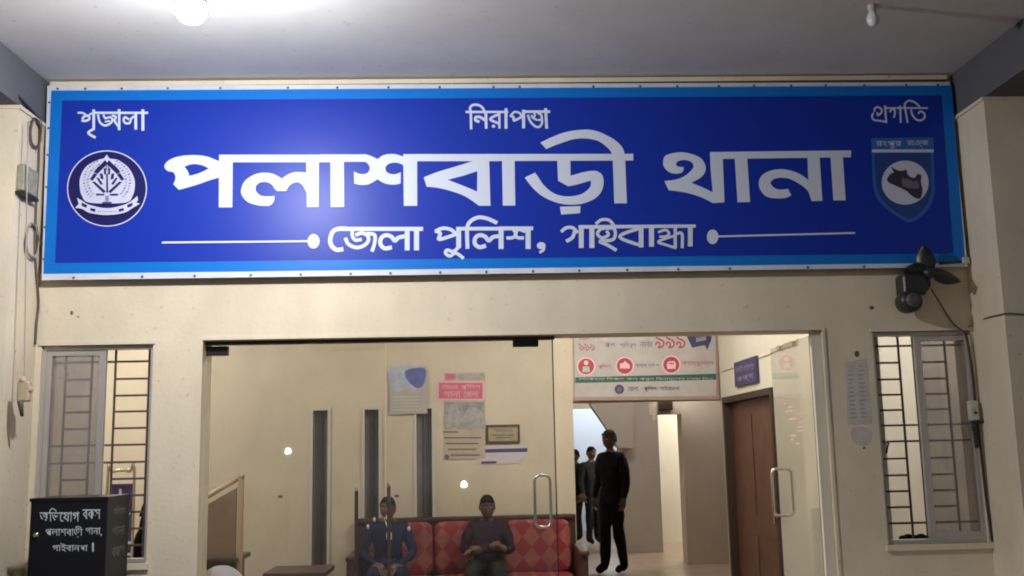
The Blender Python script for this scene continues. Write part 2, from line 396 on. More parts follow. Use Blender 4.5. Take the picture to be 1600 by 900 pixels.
# pillars and beams
def pillar(x0, x1, lab):
    t = MB().box((x0, -0.35, -0.35), (x1, 0.0, 3.31)).box((x0-0.012 if x0 > 0 else x0, -0.362, 3.29), (x1 if x0 > 0 else x1+0.012, -0.001, 3.309))
    return tag(t.build('pillar', M['cream']), lab, 'pillar', 'pillars beside the entrance')
pillar(-2.95, XL, 'cream pillar with cables and small fittings on its inner side')
pillar(XR, 3.35, 'cream pillar in shade, with the fan shadow on its inner side')
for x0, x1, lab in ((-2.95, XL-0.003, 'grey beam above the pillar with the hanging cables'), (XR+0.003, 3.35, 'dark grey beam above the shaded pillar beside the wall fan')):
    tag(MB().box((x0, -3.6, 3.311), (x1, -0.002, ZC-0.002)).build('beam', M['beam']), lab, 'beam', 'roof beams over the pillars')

# ------------------------------------------------------------------ windows
def window(lx0, lx1, sash0, sash1, rung_cols, bars, full_rungs, rungs, lab):
    wn = sub('window', fw); wn['label'] = lab
    f = MB(); t = 0.022
    for a, b in (((lx0, .02, WZ1-t), (lx1, .07, WZ1)), ((lx0, .02, WZ0), (lx1, .07, WZ0+t)), ((lx0, .021, WZ0+t), (lx0+t*.8, .069, WZ1-t)), ((lx1-t*.8, .021, WZ0+t), (lx1, .069, WZ1-t))): f.box(a, b)
    f.build('frame', M['alu'], wn)
    s = MB(); q = 0.034
    s.box((sash0, .03, WZ0+t), (sash0+q, .055, WZ1-t)).box((sash1-q, .03, WZ0+t), (sash1, .055, WZ1-t))
    s.box((sash0+q, .031, WZ1-t-.03), (sash1-q, .054, WZ1-t)).box((sash0+q, .031, WZ0+t), (sash1-q, .054, WZ0+t+.035))
    s.build('sash', M['alu'], wn)
    MB().box((sash0+q, .041, WZ0+t+.035), (sash1-q, .046, WZ1-t-.03)).build('pane', M['sash_glass'], wn)
    g = MB(); yg = 0.11
    for x in bars: g.box((x-.005, yg-.005, WZ0), (x+.005, yg+.005, WZ1))
    for i, z in enumerate(rungs):
        for a, b in ([(bars[0], bars[-1])] if i in full_rungs else rung_cols): g.box((a, yg-.0045, z-.0055), (b, yg+.0045, z+.0055))
    g.build('grille', M['bar'], wn)
    return wn
Y_G = 0.11
rz = [at(200, y, Y_G).z for y in (544, 565, 592, 618, 643, 669, 695, 722, 748, 774, 800, 826, 852)]
bx = [at(x, 640, Y_G).x for x in (66, 100, 141, 178, 231)]
window(LWX0, LWX1, at(68, 650, .04).x, at(163, 650, .04).x, [(bx[1], bx[2]), (bx[3], bx[4])], bx, (0, 1, 6, 7), rz, 'sliding window behind the black box, one sash closed over its grille')
rz2 = [at(1385, y, Y_G).z for y in (541, 567, 593, 617, 641, 665, 690, 717, 743, 768, 793, 818)]
bx2 = [at(x, 640, Y_G).x for x in (1373, 1411, 1434, 1484, 1521)]
window(RWX0, RWX1, at(1437, 650, .04).x, at(1526, 650, .04).x, [(bx2[0], bx2[1]), (bx2[2]+.01, bx2[3])], bx2, (0, 5, 6, 11), rz2, 'sliding window in shade below the wall fan, grille bars showing')
# dark latch and cloth on the sill of the shaded window
tag(MB().tube(cr([at(1382, 691, .06), at(1388, 692, .06), at(1386, 700, .05), at(1385, 708, .06)], 4), .006, 6).build('window_latch', M['blackmetal']), 'small black latch hook on the grille of the shaded window', 'latch')
cb = MB(); cb.sm = True
p0, p1 = at(1412, 846, .15), at(1452, 842, .15)
for i in range(7):
    x = p0.x+(p1.x-p0.x)*i/6; cb.ball((x, .14, WZ0+.02), .03, .03, .016+.008*math.sin(i*2.1), 10)
tag(cb.build('folded_cloth', M['blackcloth']), 'black cloth lying on the sill inside the shaded window', 'cloth')

# ------------------------------------------------------------------ glass entrance
gz = DZ-0.02; YG = 0.09
seam = at(603, 700, YG).x; dend = at(867.5, 700, YG).x
hr = MB().box((DX0, YG-.03, DZ-.018), (dend+.01, YG+.03, DZ-.002)); hr.build('head_rail', M['frame_brown'], fw)
gp = sub('glass_panel', fw); MB().box((DX0+.004, YG-.005, .01), (seam-.003, YG+.005, gz)).build('pane', M['glass'], gp)
MB().rbox((DX0+.002, YG-.02, DZ-.075), (at(357, 545, YG).x, YG+.02, DZ-.025), .004).build('fitting', M['blackmetal'], gp)
gd = sub('glass_door', fw); gd['label'] = 'closed glass door leaf in front of the red sofa'
MB().box((seam+.003, YG-.005, .01), (dend, YG+.005, gz)).build('pane', M['glass'], gd)
MB().rbox((at(801, 535, YG).x, YG-.02, DZ-.055), (at(841, 535, YG).x, YG+.02, DZ-.015), .004).build('fitting', M['blackmetal'], gd)
MB().box((dend-.004, YG-.0065, .01), (dend+.002, YG+.0065, gz)).build('edge_strip', M['frame_brown'], gd)
def loop(c, hw, hh, yv, r=.008):
    pts = []
    for k in range(4):
        cx = hw-.03 if k in (0, 3) else -hw+.03; cz = hh-.03 if k in (0, 1) else -hh+.03
        for j in range(5):
            t = math.pi/2*k+math.pi/2*j/4; pts.append(Vector(c)+yv*(cx+.03*math.cos(t))+Vector((0, 0, cz+.03*math.sin(t))))
    return pts
h0 = at(848, 783, YG-.05)
hm = MB().tube(loop(h0, .042, .135, Vector((1, 0, 0))), .0075, 8, True)
for z in (-.09, .09): hm.tube([h0+Vector((.042, 0, z)), h0+Vector((.042, .045, z))], .006)
hm.build('handle', M['steel'], gd)
# right leaf standing open along the partition
xo = 1.86; gd2 = sub('glass_door', fw); gd2['label'] = 'open glass door leaf swung inward beside the wooden door'
MB().box((xo-.005, YG+.02, .01), (xo+.005, YG+.78, gz)).build('pane', M['glass'], gd2)
MB().box((xo-.007, YG+.012, .01), (xo+.007, YG+.02, gz)).build('edge_strip', M['frame_brown'], gd2)
h1 = atx(1223, 769, xo-.0)
MB().tube(loop(h1, .062, .14, Vector((1, 0, 0))), .0085, 8, True).build('handle', M['steel'], gd2)
for py in (596, 790):
    c = at(1279+(py-596)*.055, py, YG); MB().rbox((c.x-.022, YG-.03, c.z-.05 if py < 700 else c.z-.025), (c.x+.022, YG+.03, c.z+.035 if py < 700 else c.z+.02), .006).build('hinge', M['blackmetal'], gd2)
c = at(1227, 527, .55); MB().rbox((xo-.02, .38, gz-.03), (xo+.02, .56, gz+.002), .004).rbox((xo-.02, .64, gz-.03), (xo+.02, .69, gz+.002), .004).build('fitting', M['steel'], gd2)
st = Ink(0).mb
for i in range(11):
    yy = .30+random.random()*.3; zz = 1.50+i*.024; st.box((xo-.0062, yy, zz), (xo-.0052, yy+.05+random.random()*.1, zz+.009))
st.build('sticker', M['pinkpale'], gd2)
# painted reveal moulding at the right jamb and thin architrave around the opening
a = MB().box((DX1-.055, .03, 0), (DX1-.001, .06, DZ-.001)); a.build('jamb_strip', M['hall_cream'], fw)
a = MB().box((DX0-.012, -.008, 0), (DX0+.003, .02, DZ+.014)).box((DX0+.003, -.008, DZ), (DX1-.003, .02, DZ+.014)).box((DX1-.003, -.008, 0), (DX1+.012, .02, DZ+.014))
a.build('door_surround', M['cream'], fw)
a = MB()
for x0, x1 in ((LWX0, LWX1), (RWX0, RWX1)):
    a.box((x0-.012, -.009, WZ1), (x1+.012, .019, WZ1+.018)).box((x0-.015, -.02, WZ0-.03), (x1+.015, .019, WZ0))
a.build('window_surround', M['cream'], fw)

# ------------------------------------------------------------------ lobby
xe = at(897, 700, YB).x
lb = thing('lobby_back_wall', (-1.5, YB, 0), 'tan lobby wall with three narrow upright windows behind the sofa', 'wall')
slots = [(at(a, 700, YB).x, at(b, 700, YB).x) for a, b in ((489, 512), (570, 592), (651, 675))]
zt = at(570, 640, YB).z; zb = .45; w = MB(); xs = -4.4
for a, b in slots: w.box((xs, YB, 0), (a, YB+.2, 2.9)).box((a, YB, zt), (b, YB+.2, 2.9)).box((a, YB, 0), (b, YB+.2, zb)); xs = b
w.box((xs, YB, 0), (xe, YB+.2, 2.9)); w.build('wall', M['lobby'], lb)
for i, (a, b) in enumerate(slots):
    s = sub('slit_window', lb); t = .026
    fb = MB().box((a-t, YB-.012, zt), (b+t, YB+.05, zt+t)).box((a-t, YB-.012, zb), (a, YB+.05, zt)).box((b, YB-.012, zb), (b+t, YB+.05, zt)); fb.build('frame', M['white_frame'], s)
    pm = MB().box((a+.001, YB+.09, zb), (b-.001, YB+.11, zt)); pm.build('pane', M['slit'], s)
    MB().box(((a+b)/2-.006, YB+.06, zb), ((a+b)/2+.006, YB+.085, zt)).build('mullion', M['inkgrey'], s)
mkb = Ink(YB-.001)
for a, b in ((438, 776), (620, 775)): mkb.ell(a, b, 4, 2.5, n=9)
mkb.mb.build('wall_mark', M['inkgrey'], lb)
tag(MB().box((-4.6, .2, 0), (-4.4, YB+.2, 2.9)).build('lobby_side_wall', M['lobby']), 'cream side wall of the lobby beyond the sliding window', 'wall')
# partition with the wooden door
pw = thing('partition_wall', (XP, 1.8, 0), 'cream partition wall holding the reddish brown wooden door', 'wall')
yd1 = atx(1132, 640, XP).y; yd0 = atx(1210, 640, XP).y; zd = 1.91; ypw = yd1+.10
MB().box((XP, .2, 0), (XP+.15, yd0, 2.9)).box((XP, yd0, zd), (XP+.15, yd1, 2.9)).box((XP, yd1, 0), (XP+.15, ypw, 2.9)).build('wall', M['hall_cream'], pw)
dr = sub('wooden_door', pw)
dl = MB().box((XP+.05, yd0+.05, .01), (XP+.09, yd1-.05, zd-.05))
for z0, z1 in ((.15, .8), (.95, 1.75)):
    for y0, y1 in ((yd0+.14, (yd0+yd1)/2-.06), ((yd0+yd1)/2+.06, yd1-.14)): dl.box((XP+.043, y0, z0), (XP+.05, y1, z1))
dl.build('door_leaf', M['wood_door'], dr)
MB().box((XP-.02, yd0, zd-.05), (XP+.10, yd1, zd)).box((XP-.02, yd0, 0), (XP+.10, yd0+.05, zd-.05)).box((XP-.02, yd1-.05, 0), (XP+.10, yd1, zd-.05)).build('door_frame', M['frame_brown'], dr)
MB().tube([(XP-.0, yd0+.16, 1.0), (XP+.05, yd0+.16, 1.0)], .012).tube([(XP-.0, yd0+.16, .94), (XP-.0, yd0+.16, 1.06)], .01).build('handle', M['steel'], dr)
# room behind the shaded window
tag(MB().box((XP+.16, 2.6, 0), (6.0, 2.75, 2.9)).build('room_wall', M['hall_cream']), 'pale pinkish wall seen through the shaded grille window', 'wall')
tag(MB().box((5.85, .2, 0), (6.0, 2.6, 2.9)).build('room_side_wall', M['hall_cream']), 'cream end wall of the side room behind the shaded window', 'wall')
# passage beyond the lobby
zl = at(1000, 627, YB).z
tag(MB().box((xe, YB, zl), (5.0, YB+.2, 2.9)).build('lintel', M['lobby']), 'cream lintel over the passage, behind the hanging notice', 'lintel')
tag(MB().box((xe-.2, YB+.2, 0), (xe, 14, 2.9)).build('passage_side_wall', M['lobby']), 'cream side wall of the passage beyond the sofa', 'wall')
tag(MB().box((4.8, YB+.2, 0), (5.0, 14, 2.9)).build('passage_outer_wall', M['hall_cream']), 'pale outer wall of the passage past the wooden door', 'wall')
c0, c1 = atz(936, 855, 0), atz(1036, 863, 0)
yc = c1.y; xc0 = at(973, 760, yc).x; xc1 = at(1034, 800, yc).x
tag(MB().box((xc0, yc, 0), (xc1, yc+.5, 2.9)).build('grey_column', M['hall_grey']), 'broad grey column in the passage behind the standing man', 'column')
yce = 11.1
ow = MB(); xo0 = at(936, 760, yce+.3).x
ow.box((xc1-.3, yce, 0), (4.8, yce+.2, 2.9)).box((xe, yce, 2.15), (xc1-.3, yce+.2, 2.9))
tag(ow.build('passage_end_wall', M['hall_cream']), 'bright cream wall strip right of the grey column', 'wall')
tag(MB().box((xe-.2, 14.0, 0), (5.0, 14.2, 2.9)).build('bright_room_wall', M['white_room']), 'bright bluish white wall behind the men in the passage', 'wall')
# taupe buttress wall, its edge leaning
xb0 = at(1070, 770, 8.0).x
tag(MB().box((xb0, 8.0, 0), (4.79, 8.3, 2.9)).build('side_pier', M['taupe']), 'taupe pier between the bright cream strip and the wooden door', 'wall')
zc_ = at(1040, 647, 8.0).z
tag(MB().box((at(1020, 640, 8.0).x, 8.0, zc_), (xb0-.001, 8.3, 2.9)).box((at(1019, 640, 8.0).x, 7.9, at(1020, 657, 8.0).z), (at(1023.5, 640, 8.0).x, 7.999, 2.9)).build('passage_lintel', M['taupe']), 'taupe lintel above the bright cream strip in the passage', 'lintel')
tag(MB().rbox((at(1031, 640, 7.9).x, 7.86, at(1040, 641, 7.9).z), (at(1051, 640, 7.9).x, 7.998, at(1040, 622, 7.9).z), .01).build('meter_box', M['frame_brown']), 'small dark meter box high on the passage lintel just under the notice', 'box')
yv = yc-.25; pp = [at(a, b, yv) for a, b in ((923, 632), (929, 641), (947, 667), (966, 700), (990, 700), (990, 560), (923, 560))]
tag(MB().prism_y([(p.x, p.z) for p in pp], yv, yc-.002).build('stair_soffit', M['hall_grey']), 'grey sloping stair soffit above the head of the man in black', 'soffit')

# lamps inside: batten fittings under the ceilings
def tube_lamp(c, L, axis, mt, lab):
    t = thing('tube_lamp', c, lab, 'lamp')
    d = Vector((1, 0, 0)) if axis == 'x' else Vector((0, 1, 0)); c = Vector(c)
    MB().tube([c-d*L/2-Vector((0, 0, .05)), c+d*L/2-Vector((0, 0, .05))], .02, 10).build('tube', mt, t)
    e = d*L/2+Vector((abs(d.y)*.02+.001, abs(d.x)*.02+.001, 0))
    MB().box(c-e+Vector((0, 0, -.018)), c+e+Vector((0, 0, 0))).build('batten', M['white_frame'], t)
tube_lamp((-3.0, 1.9, 2.899), 1.2, 'x', M['lit_lobby'], 'tube lamp on the lobby ceiling above the desks')
tube_lamp((.9, 1.6, 2.899), 1.2, 'x', M['lit_lobby'], 'tube lamp on the lobby ceiling near the glass doors')
tube_lamp((2.3, 7.7, 2.899), 1.2, 'x', M['fill_pass'], 'unseen tube lamp added to light the middle of the passage')  # unseen lamp added to brighten the passage walls and column
tube_lamp((3.6, 1.2, 2.899), 1.2, 'x', M['lit_room'], 'tube lamp in the side room behind the shaded window')
tube_lamp((3.9, 10.0, 2.899), 1.2, 'y', M['lit_hall'], 'tube lamp at the end of the passage by the cream wall')
tube_lamp((2.2, 12.6, 2.899), 1.2, 'x', M['lit_end'], 'cool white tube lamp in the bright end room')

# ------------------------------------------------------------------ the blue banner
bt = thing('banner', (0.2, -.06, at(800, 425, 0).z), 'long blue station name banner with large white Bengali letters above the entrance', 'banner')
YF = -.060
TL, TR, BRc, BL = at(74, 134, YF), at(1484, 128, YF), at(1512, 417, YF), at(65, 438, YF)
MB().sheet([BL, BRc, TR, TL], .004).build('vinyl_sheet', M['vinyl_white'], bt)
fr = MB()
for A, B in ((BL, BRc), (BL, TL), (BRc, TR), (TL, TR)):
    lo = Vector((min(A.x, B.x), 0, min(A.z, B.z))); hi = Vector((max(A.x, B.x), 0, max(A.z, B.z)))
    s_ = .02
    if A is BL and B is BRc: fr.box((lo.x+.02, YF+.005, BL.z+.006), (hi.x-.02, -.001, BL.z+.036))
    elif A is TL: fr.box((lo.x+.02, YF+.005, TL.z-.036), (hi.x-.02, -.001, TL.z-.006))
    else:
        sx = .03 if A is BL else -.03; x = min(A.x, B.x)+.012 if sx > 0 else max(A.x, B.x)-.012
        fr.box((x, YF+.0052, lo.z+.04), (x+sx, -.0012, hi.z-.04))
fr.build('frame', M['wood_dark'], bt)
MB().box((TL.x+.01, -.052, TL.z+.001), (TR.x-.01, -.001, TL.z+.026)).build('top_batten', M['cream'], bt)
az = Ink(YF); az.poly("80,141.5 1487,133.5 1508.5,410.5 67.5,428", sm=False); az.mb.build('border', M['azure'], bt)
bl = Ink(YF-.0006); bl.poly("97,157 1471,149 1490,396 86,411", sm=False); bl.mb.build('ground_colour', M['blue'], bt)
for row in ([(x, 139-x*.0042) for x in (90, 133, 190, 262, 344, 450, 527, 607, 687, 771, 812, 927, 1000, 1058, 1123, 1178, 1236, 1290, 1350, 1416, 1465)],
            [(x, 435.5-x*.0140) for x in (115, 222, 304, 392, 470, 548, 610, 688, 760, 833, 905, 980, 1060, 1140, 1262, 1350)]):
    for x, y in row:
        c = at(x, y, YF); MB().lathe([(.0075, 0), (.006, .003)], c, (0, -1, 0), 8).build('eyelet', M['inkgrey'], bt)
for y in (160, 200, 242, 292, 355, 405):
    MB().lathe([(.007, 0), (.0055, .003)], at(78-(y-140)*.036, y, YF), (0, -1, 0), 8).build('eyelet', M['inkgrey'], bt)

# main line (traced letterforms)
k = Ink(YF-.0012)
k.frame(240, 200, 5.714)
k.poly("590,300* 540,278 480,256 400,243 300,243 200,260 130,293 98,332 103,362 130,385 170,393 188,410* 195,440 190,470 176,502* 225,552* 300,532 400,502 500,467 592,440*",
       ["275,345* 350,322 430,332 494,362* 400,405 318,428* 305,385"])
k.poly("585,238 707,238 703,708 582,708", sm=False)
k.rect(700, 238, 1602, 306)
k.poly("1080,608* 1000,610 950,600 915,562 915,518 950,487 1000,482 1050,500 1080,540 1100,562* 1185,562* 1208,520 1250,490 1300,488 1340,525 1370,590* 1375,400* 1300,393 1240,398 1190,420 1145,452* 1100,425 1050,405 960,400 880,425 810,480 780,560 800,620 850,665 930,690 1000,695 1045,688 1075,650")
k.poly("1362,300 1476,300 1474,705 1368,705", sm=False)
k.frame(500, 200, 5.714)
k.poly("92,236 213,236 216,705 95,705", sm=False); k.rect(0, 236, 400, 302)
k.poly("303,388* 340,405 380,412 420,402 443,370 438,335 405,303 340,300* 340,236* 400,235 450,248 515,278* 560,245 620,232 680,235 748,258* 755,400* 748,340 700,313 650,310 605,325 584,355 595,393 640,412 680,410 722,395* 720,495* 660,506 580,495 515,458* 460,490 420,506 360,508 305,496*")
k.poly("743,233 866,233 868,695 748,695", sm=False); k.rect(860, 232, 1602, 296)
k.poly("1405,290* 1510,290* 1522,694* 1420,694* 1300,612 1180,566 1060,536 952,524* 926,440* 1050,392 1200,347 1350,300*", ["1140,462* 1280,425 1405,385* 1403,568* 1290,520"])
k.frame(740, 190, 5.625)
k.poly("0,285 1403,283 1403,342 0,347", sm=False)
k.poly("250,345 360,345 366,738 257,738", sm=False)
k.poly("735,340* 743,520* 830,568* 900,555 1030,518* 1030,560 1000,602 940,640 850,657 760,650 680,615 610,550 570,490 540,448* 450,492* 500,560 570,630 650,680 760,720 860,730 960,720 1060,680 1120,620 1143,540 1130,470 1080,435 1000,437 900,462 852,476* 850,340*")
k.poly("758,748 940,742 935,805 770,817", sm=False)
k.poly("587,185* 680,140 800,95 940,72 1060,78 1180,125 1270,185 1318,250 1332,345* 1347,718* 1237,718* 1224,345* 1210,270 1150,205 1080,165 980,148 880,155 780,185 700,215 640,242*")
k.frame(1020, 200, 5)
k.poly("90,415* 180,402 240,380 290,342 318,300 300,265 250,250 200,258 182,280 195,300 242,305* 235,340 200,356 140,350 95,315 80,270 95,220 150,198 230,190 310,205 380,240 412,300 405,350 370,390 300,428* 380,460 468,502* 450,300* 447,187* 545,187* 560,580* 470,587* 400,550 300,515 200,495 125,487*")
k.poly("540,186 1550,175 1548,228 540,242", sm=False)
k.poly("640,235 738,235 760,578 662,580", sm=False)
k.poly("1215,406* 1150,360 1060,328 980,322 900,340 845,380 828,440 850,500 900,540 970,550 1040,545 1082,525* 1055,473* 1020,480 970,478 935,455 920,425 950,398 1000,388 1070,398 1150,440 1210,490 1240,570* 1325,570* 1303,222* 1208,222*")
k.poly("1388,225 1485,222 1507,565 1411,565", sm=False)
k.mb.build('main_lettering', M['letter'], bt)

# second line
k = Ink(YF-.0012); k.frame(470, 335, 5)
k.stroke("325,272 275,275 235,235 232,180 255,130 300,112 350,112", 34); k.rect(300, 97, 955, 129)
k.stroke("350,188 372,232 430,258 490,245 528,205 520,165 478,145 432,160", 28); k.stroke("405,120 402,165 425,200 470,196", 26)
k.stroke("520,150 575,160 578,215 558,285", 28)
k.stroke("705,258 655,265 622,230 630,182 668,162 708,175 735,205 762,182 805,172", 32); k.rect(812, 128, 850, 281); k.rect(884, 128, 924, 281)
k.stroke("1055,130 1110,108 1170,118 1212,150", 28); k.stroke("1055,130 1090,150 1082,195 1212,155", 28)
k.rect(1214, 97, 1252, 262); k.stroke("1234,255 1190,290 1145,278 1130,302 1165,325 1210,302 1268,340", 26)
k.rect(1250, 97, 1602, 126)
k.stroke("1302,262 1300,110 1325,55 1385,24 1455,32 1528,64", 30)
k.stroke("1440,246 1395,256 1360,228 1364,182 1400,162 1440,174 1468,204 1500,178 1545,170", 32); k.rect(1545, 124, 1584, 270)
k.frame(780, 335, 5)
k.rect(0, 94, 265, 124)
k.stroke("62,184 110,180 130,150 112,118", 26); k.stroke("188,184 140,180 128,150 150,118 200,132", 26); k.rect(206, 95, 246, 270)
k.ell(328, 244, 34, 28, n=20); k.stroke("350,250 345,278 318,296", 20)
k.stroke("488,132 522,106 572,104 612,140", 26); k.stroke("590,130 572,180 528,208", 28); k.rect(622, 95, 660, 262)
k.poly("620,84 1535,78 1535,104 620,112", sm=False); k.rect(704, 92, 744, 262)
k.stroke("758,72 800,42 860,46 898,92", 24)
k.stroke("880,108 800,112 768,150 800,182 852,162 842,132", 24); k.stroke("895,105 908,150 885,198 785,210 840,236 912,278", 26)
k.stroke("1098,108 940,174 1110,244", 26); k.rect(1090, 88, 1127, 258); k.rect(1170, 88, 1210, 252)
k.stroke("1245,138 1300,122 1328,150 1300,172 1255,174", 20); k.stroke("1368,168 1310,186 1242,215 1310,240 1378,262", 20)
k.rect(1362, 88, 1388, 266); k.stroke("1388,150 1428,152 1430,258", 24); k.rect(1474, 84, 1512, 250)
k.frame(0, 0, 1)
k.ell(490, 377, 9.5, 11.5, n=24); k.ell(1113.5, 370, 9, 11.5, n=24)
k.poly("253,377.4 481,375.4 481,378.4 253,380.4", sm=False); k.poly("1122,368 1336,362.6 1336,365.4 1122,370.8", sm=False)
k.mb.build('second_line_lettering', M['letter'], bt)

# three small words at the top
k = Ink(YF-.0012); k.frame(110, 160, 11.43)
k.stroke("135,185 210,186 270,215", 34); k.stroke("205,322 265,330 335,300 320,240 250,250 215,290", 42); k.stroke("330,235 370,200 415,205", 34)
k.rect(392, 125, 440, 480); k.stroke("415,475 320,545 440,625", 44); k.rect(430, 165, 1390, 207)
k.stroke("495,225 525,350 615,412 715,372 752,305 700,262 628,285 590,225", 38); k.stroke("620,345 705,330", 30)
k.stroke("745,235 812,258 792,330 858,430", 38); k.rect(848, 120, 893, 495)
k.stroke("1040,300 975,265 950,320 990,372 1060,365 1085,290 1140,250", 38); k.rect(1142, 205, 1192, 485); k.rect(1268, 125, 1320, 505)
k.mb.build('small_lettering', M['letter'], bt); k = Ink(YF-.0012)
k.frame(720, 155, 10.667)
k.rect(80, 193, 790, 232); k.stroke("172,495 165,215 152,150 200,98 290,96 360,140 395,205", 40)
k.stroke("300,375 245,350 250,300 320,298 395,345", 46); k.poly("392,225 440,225 445,492 402,492", sm=False)
k.stroke("635,250 490,332 640,405", 42); k.rect(625, 225, 662, 488); k.ell(545, 450, 30, 26, n=14); k.rect(728, 150, 778, 492)
k.stroke("830,278 890,215 970,225 1015,280", 36); k.stroke("830,278 880,300 890,355 1020,290", 40); k.rect(1020, 175, 1072, 485); k.rect(1065, 186, 1490, 230)
k.stroke("1118,268 1160,370 1235,448 1305,462 1350,405 1352,330 1338,262 1290,232", 38); k.stroke("1183,268 1196,305 1245,338 1300,346 1345,340", 32); k.stroke("1225,230 1236,270 1222,300", 30); k.poly("1388,150 1435,150 1456,490 1408,490", sm=False)
k.mb.build('small_lettering', M['letter'], bt); k = Ink(YF-.0012)
k.frame(1350, 150, 14.545)
k.stroke("235,350 250,275 330,255 395,300 400,365 320,440 300,380", 40); k.stroke("210,390 180,470 230,545 350,560 505,590", 40)
k.poly("455,215 500,215 528,612 485,612", sm=False); k.rect(480, 255, 1450, 292); k.stroke("590,360 640,290 700,330 700,400 680,485", 42)
k.poly("795,225 845,225 855,610 815,610", sm=False); k.stroke("990,600 940,300 925,190 1000,112 1100,118 1190,170 1262,240", 40)
k.stroke("1070,315 1100,430 1190,535 1300,550 1375,490 1370,400 1290,350 1235,395", 42)
k.mb.build('small_lettering', M['letter'], bt)

# round emblem at the left end: 0 navy, 1 lilac, 2 lilac ring
e = Ink(YF-.0012); e.frame(100, 225, 6.43)
e.ell(432, 447, 402, 383, 1, 56); e.ell(432, 447, 391, 372, 0, 56)
e.poly("432,105* 460,145 540,160 640,230 700,330 712,420 690,520 610,590 260,590 180,520 158,430 165,330 220,230 320,168 400,145*", mi=1)
def fat(t, k_=1.4):
    P = [tuple(map(float, q.split(','))) for q in t.split()]; cx_ = sum(p[0] for p in P)/len(P); cy2 = sum(p[1] for p in P)/len(P)
    return ' '.join(f"{cx_+(p[0]-cx_)*(1.3)+(4 if p[0] > cx_ else -4)},{cy2+(p[1]-cy2)*1.25}" for p in P)
def mir(t): return ' '.join(f"{865-float(q.split(',')[0])},{q.split(',')[1]}" for q in t.split())
for t in ("400,175 422,205 345,290 318,272", "298,298 322,312 292,362 270,350", "300,392 322,388 402,468 384,482", "335,345 352,345 382,398 362,402",
          "366,298 384,306 390,350 374,346", "405,250 416,250 418,300 408,300", "335,500 395,504 392,516 335,516", "300,596 385,600 380,612 298,608", "345,225 362,235 330,275 318,262"):
    t = fat(t); e.poly(t, mi=0, sm=False); e.poly(mir(t), mi=0, sm=False)
e.poly("424,300 440,300 444,488 424,488", mi=0, sm=False); e.poly("422,180 430,180 430,262 420,262", mi=0, sm=False); e.poly("442,180 450,180 450,262 440,262", mi=0, sm=False)
for ring_r, cnt in ((232, 15), (192, 12)):
    for i in range(cnt):
        for sgn in (-1, 1):
            a_ = R(25+i*(118/cnt)); cx_, cy2 = 432+sgn*ring_r*math.sin(a_), 372-ring_r*math.cos(a_)*.95
            if cy2 < 560: e.poly(f"{cx_-13},{cy2+5} {cx_+1},{cy2-8} {cx_+13},{cy2-3} {cx_},{cy2+7}", mi=0 if (i % 3 == 0) else 2, sm=False)
e.rect(385, 583, 480, 594, 0); e.rect(415, 520, 450, 570, 2)
e.poly("130,540* 185,572 260,612 432,645 600,612 690,562 735,520* 745,560* 725,588* 762,600* 690,642 600,692 432,714 260,692 180,652 110,642* 148,602*", mi=1)
for t in ("175,588 232,612 226,642 178,622", "265,642 318,655 312,682 262,668"):
    e.poly(t, mi=0, sm=False); e.poly(mir(t), mi=0, sm=False)
for x in range(340, 530, 22): e.rect(x, 672, x+12, 684, 2)
e.mb.build('round_emblem', [M['navy'], M['lilac'], mat('dull_lilac_print', (0.24, 0.23, 0.45), 0.45)], bt)
# shield emblem at the right end
e = Ink(YF-.0012); e.frame(1350, 205, 5.625)
e.poly("62,60* 612,55* 620,480* 615,560 560,690 410,800 250,720 120,600 80,480*", mi=0); e.poly("88,195* 590,190* 596,470* 590,550 535,670 408,768 262,695 145,585 106,470*", mi=1)
e.rect(70, 160, 612, 186, 2); e.text("রংপুর", 105, 82, 330, 150, 2); e.text("রেঞ্জ", 380, 82, 565, 140, 2)
e.ell(362, 452, 206, 194, 2, 40)
e.poly("232,308* 300,345 350,345 372,336 388,385 440,410 470,375* 505,388 500,440 515,520 492,592 430,575 370,525 290,485 205,440 222,385 262,362*", mi=3)
e.poly("330,430* 345,400 360,430* 375,410 395,440* 410,420 430,445* 470,440 480,500 400,500 340,480*", mi=4)
e.mb.build('shield_emblem', [M['shield'], mat('deep_shield_print', (0.012, 0.05, 0.24), 0.4), M['lilac'], M['map'], mat('map_grey_print', (0.15, 0.13, 0.2), 0.5)], bt)

# ------------------------------------------------------------------ porch bulbs
def porch_bulb(px, py, Y, r, m, lab):
    c = at(px, py, Y); t = thing('light_bulb', (c.x, c.y, c.z), lab, 'light bulb', 'bulbs hanging under the porch ceiling')
    pr = [(r*.97, r*.24), (r, -.02*r), (r*.9, -r*.45), (r*.6, -r*.82), (r*.2, -r)]
    MB().lathe(pr[::-1], c, (0, 0, 1), 20).build('bulb_glass', m, t)
    MB().lathe([(r*1.02, r*.245), (r*1.05, r*.35), (r*.75, r*1.1), (.016, r*1.7)], c, (0, 0, 1), 20).build('base', M['bulb_off'], t)  # wide opaque base added to hold upward light off the ceiling
    zt_ = c.z+r*1.6
    h = MB().lathe([(.019, 0), (.021, .01), (.021, .045), (.012, .055)], (c.x, c.y, zt_), (0, 0, 1), 14)
    h.build('holder', M['white_frame'] if m is M['bulb_off'] else M['plastic_black'], t)
    MB().tube([(c.x, c.y, zt_+.05), (c.x+.003, c.y, ZC-.001)], .003, 6).build('wire', M['cable_dark'], t)
    return c
porch_bulb(299, 14, -1.65, .060, M['lit_bulb'], 'lit bulb glaring white under the porch ceiling')  # globe made oversize so its shape takes in the glare
porch_bulb(1364, 32, -.95, .029, M['bulb_off'], 'unlit white bulb hanging under the dark side of the porch ceiling')

